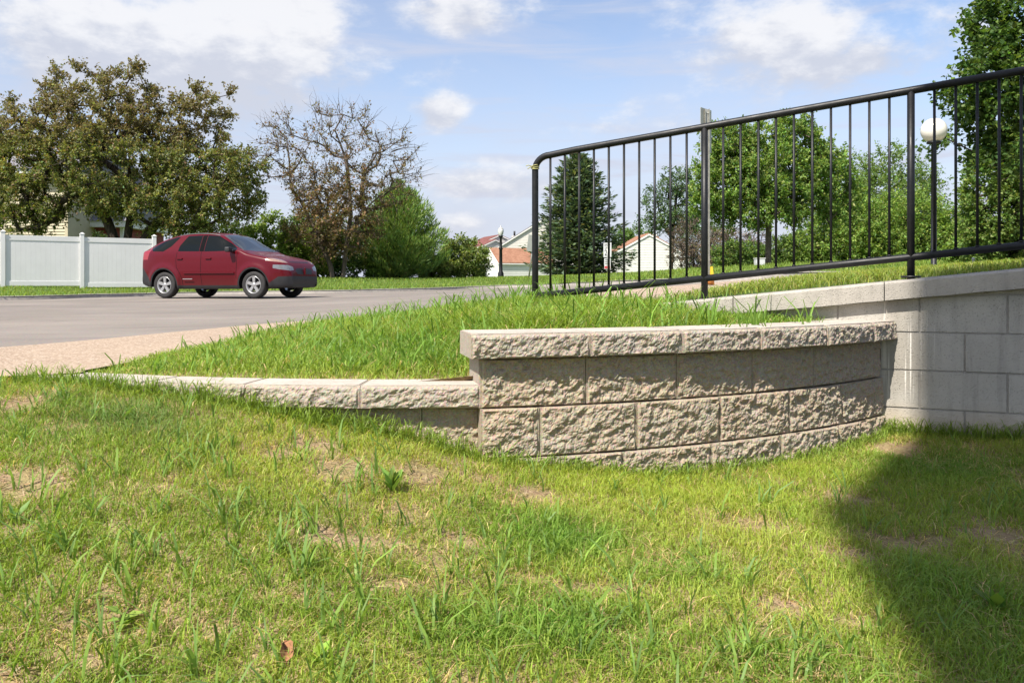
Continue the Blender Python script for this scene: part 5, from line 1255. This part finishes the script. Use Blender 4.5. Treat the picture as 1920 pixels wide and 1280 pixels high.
# ------------------------------------------------------------------ grass
PATCH = [(45, 912, 70, 26, 1.0), (650, 882, 60, 22, .95), (790, 893, 60, 22, .9), (628, 1010, 75, 17, 1.15), (520, 850, 35, 12, .8), (590, 835, 40, 12, .7), (1000, 930, 40, 14, .7), (1690, 1016, 70, 18, .9), (1880, 1006, 80, 18, .8), (1470, 1135, 48, 18, .8), (1600, 1165, 45, 14, .75),
         (1610, 1045, 45, 16, .9), (1400, 985, 90, 14, .65), (1170, 1195, 60, 10, .8), (860, 1010, 40, 12, .7), (740, 1110, 80, 14, .65), (1150, 1110, 70, 12, .6), (20, 1270, 60, 20, .8), (160, 1240, 40, 14, .6), (560, 1130, 60, 14, .6), (330, 900, 30, 10, .5), (20, 760, 50, 16, .8), (140, 800, 40, 10, .5), (880, 895, 70, 14, .6), (1230, 1060, 60, 14, .5), (1680, 850, 45, 14, .7), (960, 1090, 70, 12, .45), (420, 1180, 50, 14, .5)]
COLP = [  # px, py, rx, ry, kind, weight
    (1080, 1010, 130, 40, 'lush_shade', .9), (1250, 1070, 110, 40, 'lush_shade', .8), (1060, 1180, 150, 60, 'lush_shade', .8), (900, 1200, 130, 60, 'lush_shade', .6), (1500, 1250, 180, 60, 'lush_shade', .6), (240, 790, 160, 35, 'blue', .9), (90, 760, 90, 25, 'blue', .6), (1250, 915, 260, 40, 'lime', .9), (1500, 900, 120, 35, 'lime', .8), (600, 790, 160, 25, 'lime', .7), (250, 1100, 250, 110, 'lime', .25), (1780, 880, 170, 40, 'lush_shade', .8), (1820, 1130, 160, 110, 'lush_shade', .75), (650, 1150, 200, 50, 'lush_shade', .35)]  # entries inside the right-hand shadow paint its deeper green into the blades
_rings = {}
def ell(px, py, rx, ry):
    key = (px, py, rx, ry)
    if key not in _rings:
        x, y = px_lawn(px, py); xa, ya = px_lawn(px + rx, py); xb, yb = px_lawn(px, py - ry); xc, yc = px_lawn(px, min(py + ry, 1400)); _rings[key] = (x, y, max(abs(xa - x), .02), max(abs(yb - yc) / 2, .02))
    return _rings[key]
def field(x, y, items):
    r = np.zeros(len(x))
    for px, py, rx, ry, w in items:
        cx, cy, a, c = ell(px, py, rx, ry); q = ((x - cx) / a) ** 2 + ((y - cy) / c) ** 2; r = np.maximum(r, w * np.exp(-q * .8))
    return r
def blades(name, P, hgt, wid, lean, tint, mat, curl=.5, seed=0, short=False):
    rg_ = np.random.default_rng(seed); n = len(P); a = rg_.random(n) * 2 * math.pi; d = np.stack([np.cos(a), np.sin(a), np.zeros(n)], 1); sd_ = np.stack([-np.sin(a), np.cos(a), np.zeros(n)], 1)
    tw = rg_.normal(size=n) * .5; ca, sa = np.cos(tw)[:, None], np.sin(tw)[:, None]; sd2 = sd_ * ca + d * sa
    ln = lean[:, None] * hgt[:, None]; h = hgt[:, None]; w = wid[:, None] * .5; z = np.array([0, 0, 1.0])
    p1 = P + d * ln * .30 + z * h * .52; p2 = P + d * ln * (.62 + .2 * curl) + z * h * .84; p3 = P + d * ln * (1.0 + curl * .5) + z * h * (1.0 - .25 * curl * np.minimum(lean[:, None], 1.2))
    if short:
        V = np.empty((n, 5, 3)); V[:, 0] = P - sd_ * w * .9; V[:, 1] = P + sd_ * w * .9; pm = (p1 + p2) / 2; V[:, 2] = pm - sd2 * w * .9; V[:, 3] = pm + sd2 * w * .9; V[:, 4] = p3
        k = (np.arange(n) * 5)[:, None]
        return link(name, mesh_np(name, V, k + np.array([[0, 1, 3, 2]]), k + np.array([[2, 3, 4]]), tint=np.repeat(tint, 5, axis=0)), mat)
    V = np.empty((n, 7, 3)); V[:, 0] = P - sd_ * w * .8; V[:, 1] = P + sd_ * w * .8; V[:, 2] = p1 - sd2 * w; V[:, 3] = p1 + sd2 * w; V[:, 4] = p2 - sd2 * w * .75; V[:, 5] = p2 + sd2 * w * .75; V[:, 6] = p3
    k = (np.arange(n) * 7)[:, None]; q = np.concatenate([k + np.array([[0, 1, 3, 2]]), k + np.array([[2, 3, 5, 4]])]); t = k + np.array([[4, 5, 6]])
    return link(name, mesh_np(name, V, q, t, tint=np.repeat(tint, 7, axis=0)), mat)
def scatter_poly(n, x0, x1, y0, y1, rg_): return np.stack([x0 + (x1 - x0) * rg_.random(n), y0 + (y1 - y0) * rg_.random(n)], 1)
rg_ = np.random.default_rng(101)
# --- short lawn in front of the walls
def lawn_points(dens_near, dens_far, seed):
    r = np.random.default_rng(seed); out = []
    for y0, y1 in ((1.2, 1.8), (1.8, 2.4), (2.4, 3.2), (3.2, 4.8)):
        x1 = .617 * y1 * 1.15 + .5; dn = np.interp((y0 + y1) / 2, [1.5, 4.0], [dens_near, dens_far]); n = int(dn * (y1 - y0) * 2 * x1); p = scatter_poly(n, -x1, x1, y0, y1, r); out.append(p[np.abs(p[:, 0]) < .617 * p[:, 1] * 1.15 + .5])
    p = np.concatenate(out); lim = np.interp(p[:, 0], [-9, -3.3, -2.06, -1.5, -1.1, -.6, -.13, .5, 1.1, 1.6, 2.05, 2.6, 4], [3.9, 3.72, 3.69, 3.50, 3.44, 3.38, 3.33, 3.47, 3.72, 4.05, 4.42, 4.24, 3.65])
    return p[p[:, 1] < lim]
p = lawn_points(25500, 17500, 5); x, y = p[:, 0], p[:, 1]
bare = field(x, y, PATCH); nz = fbm(x * 3.1, y * 3.1, octv=4, seed=21); nz2 = fbm(x * 9, y * 9, octv=3, seed=25); nz3 = fbm(x * 1.3 + 7, y * 1.3, octv=3, seed=29)
lush_shade = field(x, y, [c[:4] + (c[5],) for c in COLP if c[4] == 'lush_shade']); blue = field(x, y, [c[:4] + (c[5],) for c in COLP if c[4] == 'blue']); lime = field(x, y, [c[:4] + (c[5],) for c in COLP if c[4] == 'lime'])
dens_ = np.clip(1.06 - 1.4 * bare - 1.25 * np.clip(.42 - nz, 0, 1) * 2 - 1.1 * np.clip(.46 - nz2, 0, 1) * 2 + .35 * lush_shade + .3 * lime, .02, 1)
k = rg_.random(len(p)) < dens_; x, y = x[k], y[k]; lush_shade, blue, lime, bare, nz, nz3 = lush_shade[k], blue[k], lime[k], bare[k], nz[k], nz3[k]; n = len(x)
fresh = np.array([.165, .240, .034]); yel = np.array([.268, .318, .056]); lus = np.array([.095, .205, .030]); blu = np.array([.095, .165, .055]); lim_ = np.array([.235, .30, .035]); dry = np.array([.40, .31, .15])
mixv = sstep(nz3 + .25 * rg_.normal(size=n) * .5, .36, .62)[:, None]
T = fresh * (1 - mixv) + yel * mixv
for fld, cc in ((lush_shade, lus), (blue, blu), (lime, lim_)): f_ = np.clip(fld, 0, 1)[:, None] * .85; T = T * (1 - f_) + cc * f_
dr = (rg_.random(n) < (.045 + .38 * np.clip(bare, 0, 1) + .38 * np.clip(.5 - nz, 0, 1) * 2 - .06 * lush_shade)); T[dr] = dry * (.7 + .6 * rg_.random((dr.sum(), 1)))
T = np.clip(T * (1 + .16 * rg_.normal(size=(n, 1))) * (1 + .06 * rg_.normal(size=(n, 3))), .01, .8)
hg = (.018 + .026 * rg_.random(n) ** 1.3) * (1 + .55 * lush_shade + .35 * blue) * (1 - .45 * np.clip(bare, 0, 1)) * (.75 + .5 * nz); wd = .0017 + .0016 * rg_.random(n) + .0007 * lush_shade
lean = np.abs(rg_.normal(size=n)) * .55 + .25; lean[dr] += .7
P = np.stack([x, y, z_lawn(x, y) - .002], 1)
stuff(blades('lawn_grass', P, hg, wd, lean, T, M['grass'], .6, 7, True), 'short patchy lawn grass in front of the retaining wall', 'grass')
# --- coarse tall blades in the lawn
p = lawn_points(330, 120, 9); x, y = p[:, 0], p[:, 1]; tal = np.clip(fbm(x * 1.6 + 3, y * 1.6, octv=3, seed=33) * 1.2 - .25, 0, 1) * np.where(x < -.35, 1.5, .55) + field(x, y, [(230, 1030, 330, 230, .6), (350, 880, 200, 60, .6), (100, 1200, 200, 150, .5), (1580, 1250, 200, 60, .6), (1060, 1200, 150, 70, .5)])
k = rg_.random(len(p)) < np.clip(tal, 0, 1) * .8; cx_, cy_ = x[k], y[k]; m_ = rg_.integers(2, 6, len(cx_)); x = np.repeat(cx_, m_) + rg_.normal(size=m_.sum()) * .006; y = np.repeat(cy_, m_) + rg_.normal(size=m_.sum()) * .006; n = len(x)
T = np.where(rg_.random((n, 1)) < .5, np.array([[.12, .20, .05]]), np.array([[.15, .235, .045]])) * (1 + .15 * rg_.normal(size=(n, 1)))
blades_o = blades('tall_grass_tufts', np.stack([x, y, z_lawn(x, y) - .003], 1), .045 + .075 * rg_.random(n), .0035 + .0045 * rg_.random(n), .25 + .5 * np.abs(rg_.normal(size=n)), np.clip(T, .01, .8), M['grass'], .7, 11); stuff(blades_o, 'coarse tall grass blades standing up out of the lawn', 'grass')
# --- dry straw lying on the bare places
p = lawn_points(5200, 2600, 13); x, y = p[:, 0], p[:, 1]; bare = field(x, y, PATCH); nz = fbm(x * 3.1, y * 3.1, octv=4, seed=21); k = rg_.random(len(p)) < np.clip(bare * .95 + np.clip(.5 - nz, 0, 1) * 1.1, .05, 1); x, y = x[k], y[k]; n = len(x)
a = rg_.random(n) * 2 * math.pi; D = np.stack([np.cos(a), np.sin(a), .10 + .18 * rg_.normal(size=n)], 1); T = palette([(.46, .36, .19), (.36, .25, .12), (.56, .46, .28), (.25, .16, .08)], [3, 2, 1.5, 1.5], n, rg_)
ln = .015 + .035 * rg_.random(n); st_o = leaf_mesh('dry_straw', np.stack([x, y, z_lawn(x, y) + .003 + .006 * rg_.random(n)], 1), D, np.tile([0, 0, 1.0], (n, 1)) + rg_.normal(size=(n, 3)) * .2, ln, .0018 + .0016 * rg_.random(n), T, M['straw'], None); stuff(st_o, 'dry straw and dead grass lying on the bare soil', 'straw')
# --- long grass of the planting bed
p = np.concatenate([scatter_poly(60000, -2.1, 2.0, 3.45, 5.2, rg_), scatter_poly(26000, -2.0, 1.2, 5.2, 8.3, rg_)]); m_ = inside(BED, p[:, 0], p[:, 1]); p = p[m_]; x, y = p[:, 0], p[:, 1]; front = np.interp(x, [-2, -1.1, -.6, -.1, -.05, .5, 1.1, 1.6, 2], [3.80, 3.56, 3.52, 3.55, 3.56, 3.66, 3.90, 4.22, 4.6])
edge_ = sstep(y - front, -.02, .5); m_ = (y > front) & (rg_.random(len(x)) < .45 + .55 * edge_) & ~((np.hypot(x + .16, y - 3.6) < .10)); x, y, edge_ = x[m_], y[m_], edge_[m_]; n = len(x)
nz = fbm(x * 2.2, y * 2.2, octv=3, seed=51); hg = (.035 + .10 * edge_ * (.35 + .9 * nz)) * (.5 + .75 * rg_.random(n)); hg *= np.interp(x, [-2, -1.4, -.6, .2, 1.2, 1.9], [.36, .48, .72, .95, .72, .5])
lus = np.array([.125, .215, .034]); mixv = sstep(nz + .15 * rg_.normal(size=n), .35, .65)[:, None] * .55 + (1 - edge_)[:, None] * .35
T = lus * (1 - mixv) + np.array([.25, .31, .05]) * mixv; dr = rg_.random(n) < .05 + .08 * (1 - edge_); T[dr] = dry; T = np.clip(T * (1 + .17 * rg_.normal(size=(n, 1))), .01, .8)
stuff(blades('bed_grass', np.stack([x, y, z_bed(x, y) - .002], 1), hg, .0025 + .003 * rg_.random(n), .25 + .5 * np.abs(rg_.normal(size=n)), T, M['grass'], .9, 17), 'long green grass in the bed between the walls and the walkway', 'grass')
# tall wide blades along the crest of the bed
n = 900; p = scatter_poly(n * 4, -1.95, 1.6, 3.8, 7.5, rg_); p = p[inside(BED, p[:, 0], p[:, 1])][:n]; cx_, cy_ = p[:, 0], p[:, 1]; m_ = rg_.integers(2, 5, len(cx_)); x = np.repeat(cx_, m_) + rg_.normal(size=m_.sum()) * .008; y = np.repeat(cy_, m_) + rg_.normal(size=m_.sum()) * .008; n = len(x)
stuff(blades('bed_tall_grass', np.stack([x, y, z_bed(x, y) - .002], 1), np.interp(x, [-2, -1, 0, 1], [.055, .08, .11, .10]) * (.8 + 1.5 * rg_.random(n) ** 2), .005 + .005 * rg_.random(n), .2 + .45 * np.abs(rg_.normal(size=n)), np.clip(np.array([[.125, .22, .038]]) * (1 + .2 * rg_.normal(size=(n, 1))), .01, .8), M['grass'], .9, 19), 'tall broad grass blades along the crest of the bed', 'grass')
# --- fringe along the foot of the walls and edges
def fringe(path, off, n, h0, h1, zf, seed):
    r = np.random.default_rng(seed); t = r.random(n) * path.L[-1]; x, y, nx_, ny_ = path.at(t); o = off + np.abs(r.normal(size=n)) * .035; return x + nx_ * o, y + ny_ * o, h0 + (h1 - h0) * r.random(n) ** 2
X_, Y_, H_ = zip(fringe(ARC, .045, 2600, .02, .075, None, 1), fringe(LOW, .055, 2600, .03, .11, None, 2))
CWP = Path([(1.95, y_face(1.95)), (3.2, y_face(3.2))]); a = fringe(CWP, .015, 2400, .03, .12, None, 3)
x = np.concatenate([*X_, a[0]]); y = np.concatenate([*Y_, a[1]]); hg = np.concatenate([*H_, a[2]]); n = len(x)
stuff(blades('wall_foot_grass', np.stack([x, y, z_lawn(x, y) - .003], 1), hg, .002 + .0025 * rg_.random(n), .2 + .5 * np.abs(rg_.normal(size=n)), np.clip(np.array([[.15, .22, .035]]) * (1 + .22 * rg_.normal(size=(n, 1))), .01, .8), M['grass'], .8, 23), 'grass growing up along the foot of the walls', 'grass')
# --- verge, knoll and upper lawn: coarser with distance
def far_grass(name, label, poly, box, n, zf, h, w, seed, cols, wts):
    r = np.random.default_rng(seed); x0, x1, y0, y1 = box; yy = y0 * (y1 / y0) ** r.random(n); xx = x0 + (x1 - x0) * r.random(n); m_ = inside(poly, xx, yy) & (np.abs(xx) < .617 * yy * 1.15 + 1); xx, yy = xx[m_], yy[m_]; nn = len(xx); sc = (yy / y0) ** .55
    T = palette(cols, wts, nn, r, .2) * (.75 + .5 * fbm(xx * .8, yy * .8, seed=seed))[:, None]
    stuff(blades(name, np.stack([xx, yy, zf(xx, yy) - .005], 1), h * (.6 + .8 * r.random(nn)) * sc ** .6, w * (.7 + .6 * r.random(nn)) * sc, .3 + .5 * np.abs(r.normal(size=nn)), np.clip(T, .01, .8), M['grass'], .6, seed, True), label, 'grass')
FG = [(.12, .19, .03), (.16, .225, .04), (.21, .25, .06), (.09, .15, .028)]
far_grass('verge_grass', 'mown grass verge beyond the road and round the trees', verge_poly, (-19, 3, 17, 60), 80000, z_verge, .075, .012, 71, FG, [3, 3, 1, 1])
far_grass('knoll_grass', 'mown grass on the rising ground behind the railing', verge_poly, (1.5, 26, 12.6, 80), 58000, z_verge, .07, .010, 72, FG, [3, 3, 2, 1])
far_grass('upper_lawn_grass', 'grass strip between the coping and the walkway', isl_poly, (1.0, 8.5, 4.4, 13), 60000, z_isl, .045, .0045, 73, [(.16, .22, .035), (.22, .26, .05), (.27, .27, .09)], [2, 2, 1])

# ------------------------------------------------------------------ a few weeds and a fallen leaf
def weed(label, px, py, seed, n, size, cols, up=.5, zf=None, wide=.42):
    r = np.random.default_rng(seed); x, y = px_lawn(px, py); z = float(z_lawn(x, y)); a = np.arange(n) * 2.4 + r.random(n); e = up + .35 * r.normal(size=n); D = np.stack([np.cos(a) * np.cos(e), np.sin(a) * np.cos(e), np.sin(e)], 1)
    P = np.zeros((n, 3)); P[:, 2] = r.random(n) * size * .6; t = thing('weed', label, 'weed', (x, y, z - .003)); ln = size * (.7 + .5 * r.random(n))
    MB().tube([(0, 0, -.01), (.002, .001, size * .7)], [.003, .0015], 6).build('stem', M['grass'] if False else M['weedstem'], t)
    leaf_mesh('leaves', P, D, np.tile([0, 0, 1.0], (n, 1)) - D * .3, ln, ln * wide, palette(cols, [1] * len(cols), n, r, .1), M['grass'], t, .12)
M['weedstem'] = plain('weed_stem', (.14, .20, .05), .6)
weed('broad-leaved weed on the bare soil in the middle of the lawn', 735, 925, 3, 22, .065, [(.11, .18, .04), (.15, .22, .05)], 1.0)
weed('small bright leafy weed at the foot of the low wall below its cap', 757, 815, 4, 9, .04, [(.25, .33, .06)], .5, wide=.7)
weed('bright leafy weed beside the foot of the curved wall corner', 930, 838, 5, 10, .055, [(.25, .34, .06)], .6, wide=.6)
weed('pale broad-leaved weed at the left edge of the lawn', 30, 985, 6, 8, .06, [(.15, .22, .06)], .5, wide=.3)
weed('round-leaved weed near the lower left of the lawn', 230, 1165, 7, 9, .045, [(.21, .30, .06)], .35, wide=.75)
weed('leafy weed in the shaded grass near the right edge', 1870, 1150, 8, 12, .07, [(.10, .17, .03)], .8)
weed('small clover-like weed just right of the fallen brown leaf', 600, 1255, 9, 14, .035, [(.22, .31, .05)], .5, wide=.8)
x, y = px_lawn(532, 1243); fl = thing('fallen_leaf', 'curled brown fallen leaf lying in the grass near the bottom', 'leaf', (x, y, float(z_lawn(x, y)) + .012))
mb = MB(); pts = []
for i in range(7):
    row = []
    for j in range(5):
        u, v = i / 6, (j - 2) / 2; w_ = math.sin(math.pi * min(1, u * .9 + .08)) * .016 * (1 + .25 * math.sin(9 * u)); row.append(mb.bm.verts.new((w_ * v, u * .055 - .028, .012 * v * v + .010 * math.sin(3 * u) + .006 * math.sin(7 * u + 3 * v))))
    pts.append(row)
for i in range(6):
    for j in range(4): mb.bm.faces.new((pts[i][j], pts[i + 1][j], pts[i + 1][j + 1], pts[i][j + 1])).smooth = True
bl_ = mb.build('blade', M['dryleaf'], fl); bl_.rotation_euler = (R(25), R(15), R(30)); MB().tube([(0, -.027, .002), (.004, -.044, .006)], .0012, 5).build('stalk', M['dryleaf'], fl).rotation_euler = (R(25), R(15), R(30))

# ------------------------------------------------------------------ unseen building, added and shaped to throw the shade on the right
HB = 12.0
def lift(px, py, zg):        # where an eave at height HB has to be to throw its shadow at this spot of the lawn
    x, y = px_lawn(px, py); k = (HB - zg) / SUN.z; return Vector((x + SUN.x * k, y + SUN.y * k))
eB = lift(1562, 945, -.82); eD = lift(1800, 1278, -.88); eA = lift(1703, 832, -.8)
d1 = (eA - eB).normalized(); d2 = (eD - eB).normalized()
far_e = eB + d1 * 3.3; near_e = eB + d2 * 9
right = Vector((d1.y, -d1.x))
eave_poly = [near_e, eB, far_e, far_e + right * 9, near_e + right * 9]
bd = thing('shade_building', 'tall tan apartment building behind the viewpoint, throwing the shade on the lawn', 'building', (eB.x + 1, eB.y - 2, -1.4))
cen = sum(eave_poly, Vector((0, 0))) / 5
wall_poly = [p + (cen - p).normalized() * 2.6 for p in eave_poly]
mb = MB(); mb.prism([tuple(p) for p in wall_poly], -2.0, HB - .25, lambda u, d_, v: (u, v, d_)); rel(mb.build('wall', M['beige_siding']), bd)
mb = MB(); mb.prism([tuple(p) for p in eave_poly], HB - .25, HB, lambda u, d_, v: (u, v, d_)); rel(mb.build('eave', M['trim']), bd)
mb = MB(); rv = [mb.bm.verts.new((p.x, p.y, HB + .001)) for p in eave_poly]; apx = mb.bm.verts.new((cen.x, cen.y, HB + .9))
for k in range(5): mb.bm.faces.new((rv[k], rv[(k + 1) % 5], apx))
rel(mb.build('roof', M['grey_shingle']), bd)
